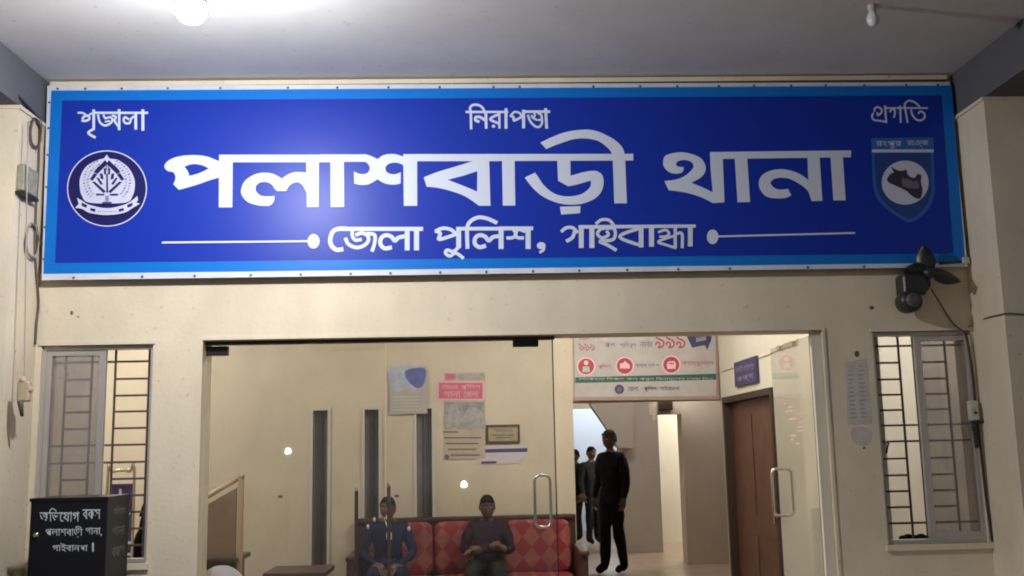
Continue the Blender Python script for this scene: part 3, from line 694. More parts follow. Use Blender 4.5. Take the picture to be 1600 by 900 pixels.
# ------------------------------------------------------------------ wall fan
hub = at(1447, 428, -.105)
fan = thing('wall_fan', (hub.x, 0, hub.z), 'small black wall fan with bare leaf shaped blades below the banner corner', 'fan')
MB().rbox((hub.x-.05, -.02, hub.z-.06), (hub.x+.05, -.001, hub.z+.06), .008).tube([(hub.x, -.015, hub.z), (hub.x-.01, -.09, hub.z-.01)], .02, 10).build('bracket', M['plastic_black'], fan)
m_ = MB(); a_ = at(1420, 434, -.12); b_ = at(1424, 470, -.14)
m_.rbox((at(1407, 430, -.12).x, -.15, at(1420, 462, -.12).z), (at(1444, 430, -.12).x, -.03, at(1420, 428, -.12).z), .02)
m_.lathe([(.058, 0), (.062, .02), (.062, .08), (.05, .10)], b_+Vector((0, .08, 0)), (0, -1, 0), 20)
m_.build('motor', M['plastic_black'], fan)
MB().lathe([(.040, 0), (.036, .012), (.012, .016)], b_+Vector((0, -.02, 0)), (0, -1, 0), 20).build('knob', mat('fan_grey_cap', (0.07, 0.08, 0.08), .35), fan)
MB().lathe([(.030, 0), (.034, .02), (.028, .045), (.010, .06)], hub+Vector((0, .0, 0)), (0, -1, 0), 16).build('hub', M['plastic_black'], fan)
def blade(ang, L, wd):
    d = Vector((math.cos(ang), 0, math.sin(ang))); n_ = Vector((-math.sin(ang), 0, math.cos(ang))); m = MB(); m.sm = True
    N = 10; vs = []; fs = []
    for i in range(N+1):
        t = i/N; ww = wd*math.sin(math.pi*min(1, (.12+.88*t)**.8))**.75 if t < 1 else 0.002
        for s_ in (-1, 0, 1):
            p = hub + d*(.02+L*t) + n_*(ww*s_/2) + Vector((0, -.03+s_*.018*(1-t*.5), 0)); vs.append(p)
        for s_ in (-1, 0, 1): vs.append(vs[-3]+Vector((0, .004, 0)))
    for i in range(N):
        o = i*6; q = o+6
        fs += [(o, o+1, q+1, q), (o+1, o+2, q+2, q+1), (o+3, q+3, q+4, o+4), (o+4, q+4, q+5, o+5), (o, q, q+3, o+3), (o+2, o+5, q+5, q+2)]
    fs += [(0, 3, 4, 1), (1, 4, 5, 2), (N*6, N*6+1, N*6+4, N*6+3), (N*6+1, N*6+2, N*6+5, N*6+4)]
    m.add(vs, fs); m.build('blade', M['blade'], fan)
blade(R(98), .135, .095); blade(R(-15), .165, .085); blade(R(172), .12, .09); blade(R(-120), .12, .09)
rod = at(1466, 412, -.05), at(1510, 409, -.05)
tag(MB().tube([rod[0], rod[1]], .013, 8).build('bracket_rod', M['cable_dark']), 'short dark rod at the lower corner of the banner behind the fan', 'rod')
tag(MB().rbox(rod[1]+Vector((-.03, -.02, -.015)), rod[1]+Vector((.012, .03, .025)), .008).build('rod_socket', M['pvc']), 'pale plastic socket at the end of the dark rod by the banner', 'socket')
def cable(name, pts, r, m, lab, n=5): return tag(MB().tube(cr(pts, n), r, 6).build(name, m), lab, 'cable')
cable('cable', [at(1455, 452, -.15), at(1464, 466, -.05), at(1478, 489, -.012), at(1492, 508, -.012), at(1512, 522, -.012)], .0045, M['cable'], 'brown cable drooping from the wall fan to the shaded window corner')
cable('cable', [at(1513, 512, -.008), at(1524, 504, -.008), atx(1545, 496, XR-.006), Vector((XR-.006, -.34, at(1566, 491, -.345).z)), Vector((XR+.02, -.357, at(1572, 490, -.35).z)), at(1600, 491, -.357), at(1640, 491, -.357)], .004, M['cable'], 'thin brown cable running round the shaded pillar')

# switch box and dark strip beside the shaded window
sb = at(1523, 642, -.03)
s_ = thing('switch_box', (sb.x, 0, sb.z), 'small white switch box at the edge of the shaded window', 'switch')
MB().rbox((sb.x-.027, -.045, sb.z-.05), (sb.x+.017, -.001, sb.z+.055), .006).build('box', M['pvc'], s_)
MB().lathe([(.008, 0), (.006, .008)], (sb.x-.003, -.045, sb.z-.01), (0, -1, 0), 10).build('button', M['blackmetal'], s_)
MB().rbox((sb.x-.02, -.035, sb.z-.066), (sb.x+.075, -.005, sb.z-.052), .003).build('lip', M['cable_dark'], s_)
hk = MB().tube(cr([at(1521, 662, -.03), at(1524, 680, -.02), at(1527, 700, -.02)], 4), .013, 8)
tag(hk.build('black_bag', M['plastic_black']), 'slim black pouch hanging under the white switch box', 'pouch')
cable('cable', [at(1508, 519, -.012), at(1514, 545, -.012), at(1520, 590, -.012), at(1524, 632, -.012), at(1532, 700, -.012), at(1541, 780, -.012), at(1551, 846, -.012)], .008, M['cable_dark'], 'thick dark strip added for the gap down the pillar side of the shaded window')  # dark tube added to stand for the gap beside the window frame

# faded paper notice on the wall between door and window
nt_ = thing('wall_notice', tuple(at(1340, 665, -.004)), 'faded lilac paper notice pasted between the entrance and the shaded window', 'notice')
k = Ink(-.0012); k.poly("1320,566 1354,560 1363,662 1325,664", sm=False); k.mb.build('paper', M['paper_lilac'], nt_)
k = Ink(-.0018)
for i in range(13):
    y = 572+i*6.6; x = 1324+(y-566)*.05; k.poly(f"{x:.1f},{y:.1f} {x+4+random.random()*10:.1f},{y-.4:.1f} {x+6+random.random()*4:.1f},{y+2:.1f} {x:.1f},{y+2.2:.1f}", sm=False); k.poly(f"{x+16:.1f},{y-.8:.1f} {x+21+random.random()*9:.1f},{y-1:.1f} {x+24:.1f},{y+1.2:.1f} {x+16:.1f},{y+1.3:.1f}", sm=False)
k.mb.build('faded_print', mat('faded_ink', (0.40, 0.35, 0.35), .8), nt_)
k = Ink(-.0012); k.poly("1331,670 1350,667 1362,676 1359,693 1346,697 1332,688")
tag(k.mb.build('torn_paper', M['paper_lilac']), 'torn remnant of lilac paper just below the pasted notice', 'paper')

# ------------------------------------------------------------------ fittings on the left pillar
px_ = XL+.006
cable('cable', [at(-12, 112, -.36), at(4, 130, -.36), at(18, 140, -.36), atx(34, 156, px_), atx(52, 176, px_), atx(62, 188, px_), atx(63.5, 206, px_)], .008, M['cable_dark'], 'thick dark cable sagging over the top of the pillar to the banner corner')
cable('cable', [atx(x_, y_, XL+.008) for x_, y_ in ((62, 195), (60, 262), (56, 330), (55, 400), (60, 470), (57, 505), (55, 538))], .0065, M['cable'], 'brown cable running down the corner beside the banner')
def coil(px, py, rx, ry, Y, m, lab, turns=3):
    pts = []
    for i in range(turns*14+1):
        t = 2*math.pi*i/14; j = 1+.07*math.sin(i*1.7); pts.append(atx(px+rx*j*math.cos(t), py+ry*j*math.sin(t), XL+.012+.004*i/14))
    tag(MB().tube(pts, .0042, 6).build('cable_coil', m), lab, 'cable coil', 'coils of spare cable beside the banner')
coil(56, 208, 8, 23, -.03, M['cable'], 'narrow coil of brown cable at the top corner of the banner')
coil(51, 376, 10, 27, -.03, M['pvc_grey'], 'larger round coil of cable halfway down the banner edge')
jb = atx(44, 289, XL+.02)
j = thing('junction_box', (jb.x, jb.y, jb.z-.07), 'pale greenish junction box with a dark base between the two cable coils', 'junction box')
MB().rbox((XL+.001, jb.y-.10, jb.z-.055), (XL+.045, jb.y+.06, jb.z+.085), .01).build('box', M['pvc_grey'], j)
MB().rbox((XL+.001, jb.y-.105, jb.z-.075), (XL+.052, jb.y+.065, jb.z-.057), .004).build('base', M['cable_dark'], j)
pf = Vector((XL-.035, -.352, at(38, 610, -.35).z))
pf = at(38, 612, -.37)
j = thing('plug_socket', (pf.x, -.35, pf.z-.1), 'grubby cream socket with a short dark plug on the pillar above the black box', 'socket')
MB().rbox((pf.x-.03, -.39, pf.z-.05), (pf.x+.03, -.351, pf.z+.05), .01).ball((pf.x+.028, -.375, pf.z+.01), .016).ball((pf.x-.006, -.375, pf.z+.055), .02).build('socket', M['rail'], j)
MB().tube([(pf.x-.012, -.38, pf.z-.045), (pf.x-.008, -.38, pf.z-.075), (pf.x-.004, -.37, pf.z-.12)], [.016, .013, .008], 8).build('plug', M['cable'], j)
cable('cable', [at(44, 190, -.358), at(42, 300, -.358), at(40, 430, -.358), at(39, 520, -.358), at(38, 598, -.368)], .003, M['cable_pale'], 'thin painted over cable running down the front of the pillar to the socket', 4)

# ------------------------------------------------------------------ complaint box
YC0, YC1 = -.42, -.10
cx0, cx1 = at(45, 840, YC0).x, at(166, 840, YC0).x; ct = at(100, 779, YC0).z
cbx = thing('complaint_box', ((cx0+cx1)/2, -.25, 0), 'black complaint box with white Bengali lettering in front of the sliding window', 'box')
MB().rbox((cx0, YC0, .45), (cx1, YC1, ct), .006, 2).box((cx0-.004, YC0-.004, ct-.012), (cx1+.004, YC1+.004, ct+.004)).build('body', M['black'], cbx)
MB().box((cx0+.03, YC0+.03, 0), (cx0+.07, YC0+.07, .45)).box((cx1-.07, YC0+.03, 0), (cx1-.03, YC0+.07, .45)).box((cx0+.03, YC1-.07, 0), (cx0+.07, YC1-.03, .45)).box((cx1-.07, YC1-.07, 0), (cx1-.03, YC1-.03, .45)).build('stand', M['blackmetal'], cbx)
k = Ink(YC0-.0008)
k.text("অিভেযাগ", 62, 794, 124, 815); k.text("বকস", 129, 796, 157, 811)
k.mb.build('lettering', M['whitetext'], cbx); k = Ink(YC0-.0008)
k.text("পলাশবাড়ী", 71, 822, 129, 840); k.text("থানা", 134, 824, 157, 835); k.text(",", 157, 834, 159, 838)
k.mb.build('lettering', M['whitetext'], cbx); k = Ink(YC0-.0008)
k.text("গাইবানধা", 82, 848, 137, 862); k.poly("144,848 146.5,848 146.5,862 144,862", sm=False)
k.mb.build('lettering', M['whitetext'], cbx)
MB().lathe([(.013, 0), (.012, .008), (.004, .011)], at(57, 836, YC0), (0, -1, 0), 12).build('lock', M['steel'], cbx)
sd = MB()
def side(q): return Vector((cx1+.0015, YC0+(q[0])*(YC1-YC0), q[1]))
worn = mat('worn_lettering', (0.16, 0.16, 0.16), .8)
for t, z in (("অিভেযাগ", ct-.09), ("থানা", ct-.19), ("বকস", ct-.29)):
    kk = Ink(0); kk.text(t, .25, z, .8, z+.045, to=lambda q, z=z: side((q[0], 2*z+.045-q[1]))); kk.mb.build('side_lettering', worn, cbx)
bn = at(30, 880, -.55)
b = thing('waste_bin', (bn.x, -.55, 0), 'dark olive bin at the foot of the pillar beside the black box', 'bin')
MB().lathe([(.10, 0), (.125, .5), (.13, .88), (.135, .90)], (bn.x-.03, -.58, 0), (0, 0, 1), 20).build('body', M['olive'], b)
MB().lathe([(.140, 0), (.140, .02), (.10, .045), (.02, .05)], (bn.x-.03, -.58, .901), (0, 0, 1), 20).build('lid', M['blackmetal'], b)

# ------------------------------------------------------------------ things inside behind the sliding window
c = at(188, 800, .75)
t = thing('poster_stand', (c.x, .75, 0), 'purple poster on a rounded steel tube stand inside the sliding window', 'poster stand')
xa, xb = at(166, 800, .75).x, at(208, 800, .75).x; zt2 = at(190, 737, .75).z
MB().tube(cr([(xa, .75, 0), (xa, .75, zt2-.06), (xa+.03, .75, zt2), (xb-.03, .75, zt2), (xb, .75, zt2-.06), (xb, .75, 0)], 6), .009, 8).build('tube_frame', M['steel'], t)
MB().box((at(172, 800, .75).x, .745, .5), (xb-.008, .755, at(190, 756, .75).z)).build('panel', M['purple'], t)
k = Ink(.744)
for x0, y0, x1, y1 in ((186, 764, 190, 774), (193, 800, 204, 804), (194, 808, 200, 820), (192, 830, 197, 836), (193, 846, 204, 850), (192, 864, 206, 868), (193, 872, 202, 875)):
    k = Ink(.744); k.rect(x0, y0, x1, y1); k.mb.build('printed_mark', M['paper_lilac'], t)
c = at(221, 850, .9); bg_ = MB(); bg_.sm = True; bg_.ball((c.x, .95, .88), .075, .08, .22, 16).ball((c.x+.01, .95, 1.0), .05, .05, .2, 12)
sg = thing('backpack', (c.x, .95, .66), 'black bag standing beside the purple poster stand inside the window', 'bag')
bg_.build('body', M['blackcloth'], sg); MB().tube(cr([(c.x-.03, .95, 1.15), (c.x, .95, 1.23), (c.x+.03, .95, 1.15)], 6), .008).build('handle', M['blackcloth'], sg)
tag(MB().rbox((c.x-.2, .8, .0), (c.x+.2, 1.2, .66), .01).build('low_cabinet', M['wood_dark']), 'low dark cabinet under the black bag inside the window', 'cabinet')

# stair railing at the left of the lobby
YRL = 2.5
rl = thing('stair_railing', tuple(at(352, 860, YRL)), 'sloping stair railing with a pale handrail behind the fixed glass', 'railing')
a1, a2 = at(318, 779, YRL), at(371, 748, YRL)
MB().tube([a1+(a1-a2)*1.0, a1, a2], .022, 8).build('handrail', M['rail'], rl)
pt = at(377, 742, YRL); MB().rbox((pt.x-.02, YRL-.02, 0), (pt.x+.02, YRL+.02, pt.z), .004).ball((pt.x+.015, YRL-.02, pt.z-.01), .02).build('post', M['rail'], rl)
a3 = a1+(a1-a2)*1.0
MB().prism_y([(a3.x, 0), (pt.x-.03, 0), (pt.x-.03, at(368, 762, YRL).z), (a3.x, a3.z-.06)], YRL-.012, YRL+.012).build('panel', M['panelbrown'], rl)

# desks
def desk(x0, x1, y0, y1, z, lab):
    t = thing('desk', ((x0+x1)/2, (y0+y1)/2, 0), lab, 'desk', 'dark wooden desks behind the glass')
    MB().rbox((x0, y0, z-.035), (x1, y1, z), .006, 2).build('table_top', M['wood_dark'], t)
    for ya in (y0+.05, y1-.07): MB().box((x0+.092, ya, z-.13), (x1-.092, ya+.02, z-.036)).build('apron', M['wood_dark'], t)
    for x in (x0+.04, x1-.09):
        for y in (y0+.04, y1-.09): MB().box((x, y, 0), (x+.05, y+.05, z-.036)).build('leg', M['wood_dark'], t)
g1 = atz(392, 862, .75); desk(g1.x-.95, g1.x, g1.y-.55, g1.y, .75, 'dark desk behind the white plastic chair')
g2 = atz(523, 882, .72); desk(g2.x-.42, g2.x, g2.y-.45, g2.y, .72, 'smaller dark desk below the first narrow upright window')
# plastic chair, only its rounded back top in view
cc = at(345, 897, .75)
ch = thing('plastic_chair', (cc.x, .95, 0), 'white plastic chair whose rounded back rises in front of the desk', 'chair')
s_ = MB(); s_.sm = True; zc = at(345, 884, .75).z
vs = []; fs = []; N = 12
for i in range(N+1):
    u_ = -1+2*i/N; top = zc - .10*abs(u_)**2.4; xx = cc.x+u_*.125*1.15
    for y, z in ((.75+.02*u_*u_, top), (.77+.02*u_*u_, top), (.79, .45), (.765, .45)): vs.append((xx, y, z))
for i in range(N):
    o = i*4
    for q_ in range(4): fs.append((o+q_, o+(q_+1) % 4, o+4+(q_+1) % 4, o+4+q_))
fs += [(0, 1, 2, 3), (N*4+3, N*4+2, N*4+1, N*4)]
s_.add(vs, fs); s_.build('backrest', M['chairplastic'], ch)
MB().rbox((cc.x-.2, .78, .42), (cc.x+.2, 1.18, .45), .012).build('seat', M['chairplastic'], ch)
for x in (-.18, .15):
    for y in (.79, 1.13): MB().rbox((cc.x+x, y, 0), (cc.x+x+.035, y+.035, .42), .006).build('leg', M['chairplastic'], ch)

# ------------------------------------------------------------------ sofa
SX0, SX1 = at(556, 820, YB-.1).x, at(905, 820, YB-.1).x; SY0, SY1 = 2.72, 3.46; ZS = .50; ZBk = at(740, 806, YB-.06).z
so = thing('sofa', ((SX0+SX1)/2, 3.1, 0), 'wooden framed sofa with red diamond patterned upholstery against the lobby wall', 'sofa')
def cushion(a, b, ax, sg):
    bm = bmesh.new(); bmesh.ops.create_cube(bm, size=1); bmesh.ops.subdivide_edges(bm, edges=bm.edges[:], cuts=11, use_grid_fill=True)
    c = [(a[i]+b[i])/2 for i in range(3)]; d = [abs(b[i]-a[i]) for i in range(3)]
    for v in bm.verts:
        p = v.co*2; q = [p.x, p.y, p.z]; e = sum(abs(t)**8 for t in q)**(1/8.0); f = 1/max(e, 1.0)
        w_ = Vector((c[0]+q[0]*f*d[0]/2, c[1]+q[1]*f*d[1]/2, c[2]+q[2]*f*d[2]/2))
        u_ = [q[i] for i in range(3) if i != ax]; puff = (1-u_[0]**4)*(1-u_[1]**4)
        nz = noise.noise(Vector((w_.x*7, w_.y*7, w_.z*7)))*.014+noise.noise(Vector((w_.x*19, w_.y*19, w_.z*15)))*.006
        if q[ax]*sg > .9:
            w_[ax] += sg*(puff*.004+nz*puff)
            for (dx, dz) in ((-.22, .0), (.2, .05), (-.1, -.18), (.28, -.15)):   # buttoned dents
                r2 = (w_.x-c[0]-dx)**2 + ((w_.z-c[2]) if ax == 1 else (w_.y-c[1])-dz)**2 if ax == 1 else 9
                if ax == 1: r2 = (w_.x-c[0]-dx)**2+(w_.z-c[2]-dz)**2
                w_[ax] -= sg*.010*math.exp(-r2/.0012)
        v.co = w_
    m = MB(); m.sm = True; m.from_bm(bm); return m
n3 = 3; wd = (SX1-SX0-.16)/n3
for i in range(n3):
    x0 = SX0+.08+i*wd
    cushion((x0+.004, SY0+.02, ZS-.15), (x0+wd-.004, SY1-.12, ZS), 2, 1).build('seat_cushion', M['upholstery'], so)
    cushion((x0+.004, SY1-.18, ZS-.01), (x0+wd-.004, SY1-.05, ZBk-.035), 1, -1).build('back_cushion', M['upholstery'], so)
MB().box((SX0, SY1-.05, .12), (SX1-.03, SY1, ZBk-.02)).rbox((SX0, SY1-.09, ZBk-.035), (SX1-.03, SY1+.004, ZBk), .01).box((SX0+.05, SY0+.05, .25), (SX1-.05, SY0+.08, ZS-.152)).build('frame', M['wood_dark'], so)
for sx in (SX0, SX1-.07):
    MB().rbox((sx, SY0-.03, ZS+.17), (sx+.075, SY1-.1, ZS+.215), .015).rbox((sx+.005, SY0, .15), (sx+.068, SY1-.1, ZS+.168), .012).build('armrest', M['wood_dark'], so)
    for y in (SY0+.02, SY1-.1): MB().box((sx+.012, y, 0), (sx+.06, y+.05, .149)).build('leg', M['wood_dark'], so)

# high backed chair with two tall posts in front of the officer
YH = 2.15
xh = [at(557, 790, YH).x, at(607.5, 780, YH).x]
hc = thing('wooden_chair', ((xh[0]+xh[1])/2, YH-.2, 0), 'dark chair with two tall back posts in front of the officer on the sofa', 'chair')
for x, py in zip(xh, (758, 752)):
    zz = at(580, py, YH).z
    MB().rbox((x-.013, YH-.013, 0), (x+.013, YH+.013, zz-.04), .004).build('post', M['wood_dark'], hc)
    MB().lathe([(.010, 0), (.015, .015), (.012, .03), (.003, .042)], (x, YH, zz-.04), (0, 0, 1), 10).build('finial', M['pvc'], hc)
for za, zb_ in ((.50, .58), (.30, .33)): MB().rbox((xh[0]+.014, YH-.009, za), (xh[1]-.014, YH+.009, zb_), .003).build('back_rail', M['wood_dark'], hc)
MB().rbox((xh[0]-.03, YH-.40, .42), (xh[1]+.03, YH-.014, .45), .008).build('seat', M['wood_dark'], hc)
for x in xh: MB().rbox((x-.013, YH-.38, 0), (x+.013, YH-.354, .419), .004).build('leg', M['wood_dark'], hc)

# ------------------------------------------------------------------ prints and signs on the lobby walls
k = Ink(YB-.006)
t = thing('wall_calendar', tuple(at(637, 648, YB-.006)), 'blue and white wall calendar hanging over the third narrow window', 'calendar')
m_ = MB(); m_.sheet([at(608, 648, YB-.022), at(668, 646, YB-.022), at(666, 572, YB-.022), at(609, 574, YB-.022)], .003); m_.build('paper', M['paper'], t)
k = Ink(YB-.0225); k.poly("610,575 665,573 664,590 652,612 640,606 620,612 610,600", mi=0); k.poly("636,578 664,576 662,600 650,606 634,590", mi=1)
for i in range(5):
    k.poly(f"613,{620+i*5} 655,{619+i*5} 655,{620.5+i*5} 613,{621.5+i*5}", mi=2, sm=False)
k.mb.build('print', [mat('pale_blue_print', (0.42, 0.46, 0.60), .6, .2, 12), M['printblue'], mat('faint_grey_print', (0.47, .46, .46), .7)], t)
t = thing('wall_poster', tuple(at(722, 690, YB-.006)), 'tall wall poster with a bright pink title block over a grey picture', 'poster')
MB().sheet([at(694, 718, YB-.008), at(758, 717, YB-.008), at(758, 582, YB-.008), at(694, 583, YB-.008)], .003).build('paper', mat('tan_paper', (0.46, 0.385, 0.30), .7, .12, 10), t)
k = Ink(YB-.0085); k.rect(683, 595, 757, 625, 1); k.rect(685.5, 598, 754, 623, 0); k.rect(695, 584, 757, 594, 3); k.rect(696, 584, 712, 593, 0)
k.rect(695, 628, 756, 670, 2); k.poly("697,640 712,632 722,650 735,636 754,645 754,668 697,668", mi=3)
k.text("গাইবানধা", 690, 600, 716, 609, 1); k.text("পুিলশ", 720, 600, 751, 609, 1); k.text("থানা", 694, 611, 720, 621, 1); k.text("েজলা", 724, 611, 748, 621, 1)
for i, (a, b) in enumerate(((692, 716), (694, 752), (696, 748), (700, 744), (704, 750))): k.rect(a, 674+i*9, b, 676+i*9, 4)
k.ell(698, 714, 4, 4, 4, 12)
k.mb.build('print', [M['pink'], M['pinkpale'], M['printgrey'], mat('dull_grey_print', (0.36, .34, .35), .6, .3, 20), M['inkgrey']], t)
t = thing('framed_plaque', tuple(at(786, 693, YB-.01)), 'small framed plaque right of the pink titled poster', 'plaque')
A, B = at(760, 693, YB-.02), at(812, 663, YB-.02); w_ = .018
MB().box((A.x, YB-.022, A.z), (B.x, YB-.002, A.z+w_)).box((A.x, YB-.022, B.z-w_), (B.x, YB-.002, B.z)).box((A.x, YB-.0215, A.z+w_), (A.x+w_, YB-.0022, B.z-w_)).box((B.x-w_, YB-.0215, A.z+w_), (B.x, YB-.0022, B.z-w_)).build('frame', M['wood_dark'], t)
MB().box((A.x+w_, YB-.012, A.z+w_), (B.x-w_, YB-.003, B.z-w_)).build('plate', mat('old_brass_plate', (0.36, 0.29, 0.18), .5, .2, 20), t)
k = Ink(YB-.0125); k.text("সমমাননা", 772, 670, 800, 675, 0); k.rect(770, 679, 802, 680.5); k.rect(776, 683, 797, 684.5); k.mb.build('engraving', M['inkgrey'], t)
t = thing('notice_strip', tuple(at(787, 726, YB-.006)), 'pale lilac notice strip with two dark lines under the framed plaque', 'notice')
MB().sheet([at(750, 726, YB-.007), at(810, 724, YB-.007), at(825, 708, YB-.007), at(825, 696, YB-.007), at(750, 698, YB-.007)], .003).build('paper', mat('lilac_white_paper', (0.55, 0.49, 0.56), .7), t)
k = Ink(YB-.0075); k.poly("752,702 824,700 824,706 752,707.5", sm=False); k.poly("752,721 776,720.5 776,724 752,725", sm=False); k.mb.build('print', M['printnavy'], t)

# emergency number banner over the passage
YN = YB-.05
t = thing('hanging_notice', tuple(at(1010, 622, YN)), 'white emergency number board with red circles and a green band over the passage', 'sign board')
MB().sheet([at(898, 622, YN), at(1123, 620, YN), at(1121, 512, YN), at(897, 514, YN)], .012).build('board', M['paper'], t)
MB().sheet([at(896, 626, YN-.004), at(1126, 624, YN-.004), at(1126, 618.5, YN-.004), at(896, 620.5, YN-.004)], .02).sheet([at(1119.5, 618, YN-.004), at(1124, 618, YN-.004), at(1122.5, 512, YN-.004), at(1118, 512, YN-.004)], .02).build('edge_frame', mat('pinkish_brown_edge', (0.30, 0.2, 0.17), .6), t)
k = Ink(YN-.0006); k.frame(880, 510, 6.154)
# materials: 0 red 1 pale pink 2 grey ink 3 navy 4 green 5 pale text
k.poly("115,490 1478,455 1480,512 115,545", mi=4, sm=False)
k.text("৯৯৯", 150, 160, 305, 232, 0); k.text("জরুির", 150, 110, 245, 135, 0); k.text("েসবা", 305, 95, 430, 140, 1)
k.text("কল", 400, 160, 500, 200, 2); k.text("সািভরস", 545, 148, 700, 206, 2); k.text("নমবর", 740, 150, 855, 200, 2)
k.text("৯৯৯", 885, 80, 1175, 210, 0)
k.poly("1185,90 1425,80 1425,130 1385,225 1360,180 1240,205", mi=3, sm=False); k.poly("1275,110 1370,95 1375,130 1280,150", mi=6, sm=False)
for cx_, cy2, rr in ((220, 385, 76), (592, 380, 76), (1040, 368, 76)):
    k.ell(cx_, cy2, rr+14, rr+14, 1, 30); k.ell(cx_, cy2, rr, rr, 0, 30)
k.ell(220, 350, 22, 24, 1, 16); k.poly("185,440 190,385 250,385 257,440", mi=5, sm=False)
k.poly("545,405 548,355 580,350 590,330 615,350 640,370 640,405", mi=1, sm=False); k.poly("1000,410 995,365 1010,335 1070,332 1085,362 1080,408", mi=1, sm=False); k.rect(1015, 350, 1065, 362, 0)
k.text("পুিলশ", 335, 362, 460, 410, 0); k.text("ফায়ার সািভস", 695, 350, 920, 398, 2); k.text("অযামবুেলনস", 1140, 335, 1445, 388, 0)
k.text("েযেকােনা িবপেদ কল করুন িবনামূেলয েসবা িনন", 150, 488, 1440, 520, 5)
k.ell(540, 605, 46, 46, 3, 24); k.ell(540, 605, 24, 24, 2, 18)
k.text("েজলা", 625, 578, 725, 625, 3); k.text("পুিলশ", 775, 570, 900, 628, 3); k.text("গাইবানধা", 930, 568, 1120, 618, 3)
k.mb.build('print', [M['red'], M['pinkpale'], M['inkgrey'], M['printnavy'], M['green'], mat('pale_green_text', (0.35, 0.42, 0.36), .6), M['printgrey']], t)

# small blue sign on the partition
A, B = atx(1148, 567, XP-.03), atx(1182, 594, XP-.03)
y1_, y0_ = atx(1148, 580, XP-.02).y, atx(1182, 572, XP-.02).y; z1_ = atx(1148, 567, XP-.02).z; z0_ = atx(1148, 605, XP-.02).z
t = thing('door_sign', (XP-.02, y0_, z0_), 'small dark blue sign board beside the top of the wooden door', 'sign')
MB().box((XP-.025, y0_, z0_), (XP-.002, y1_, z1_)).build('board', M['printnavy'], t)
kk = MB(); sgn = Ink(0)
sgn.text("কক্ষ", 0, 0, 1, 1, to=lambda q: Vector((XP-.0265, y1_-.08-(q[0])*(y1_-y0_-.16), z0_+.02+(1-q[1])*.05)))
sgn.text("িডউিট অিফসার", 0, 0, 1, 1, to=lambda q: Vector((XP-.0268, y1_-.06-(q[0])*(y1_-y0_-.12), z0_+.10+(1-q[1])*.06)))
sgn.mb.build('lettering', mat('sign_lilac_text', (0.28, 0.26, 0.4), .6), t)
cable('cable', [at(1122, 583, YN-.01)+Vector((.02, 0, 0)), atx(1130, 580, XP-.005), atx(1146, 575, XP-.005)], .004, M['cable_pale'], 'short pale cable between the hanging notice and the blue sign')
cable('cable', [atx(1184, 560, XP-.005), atx(1205, 552, XP-.005), atx(1225, 541, XP-.005), atx(1247, 530, XP-.005)], .004, M['cable_pale'], 'short pale cable from the blue sign towards the top of the open glass door')

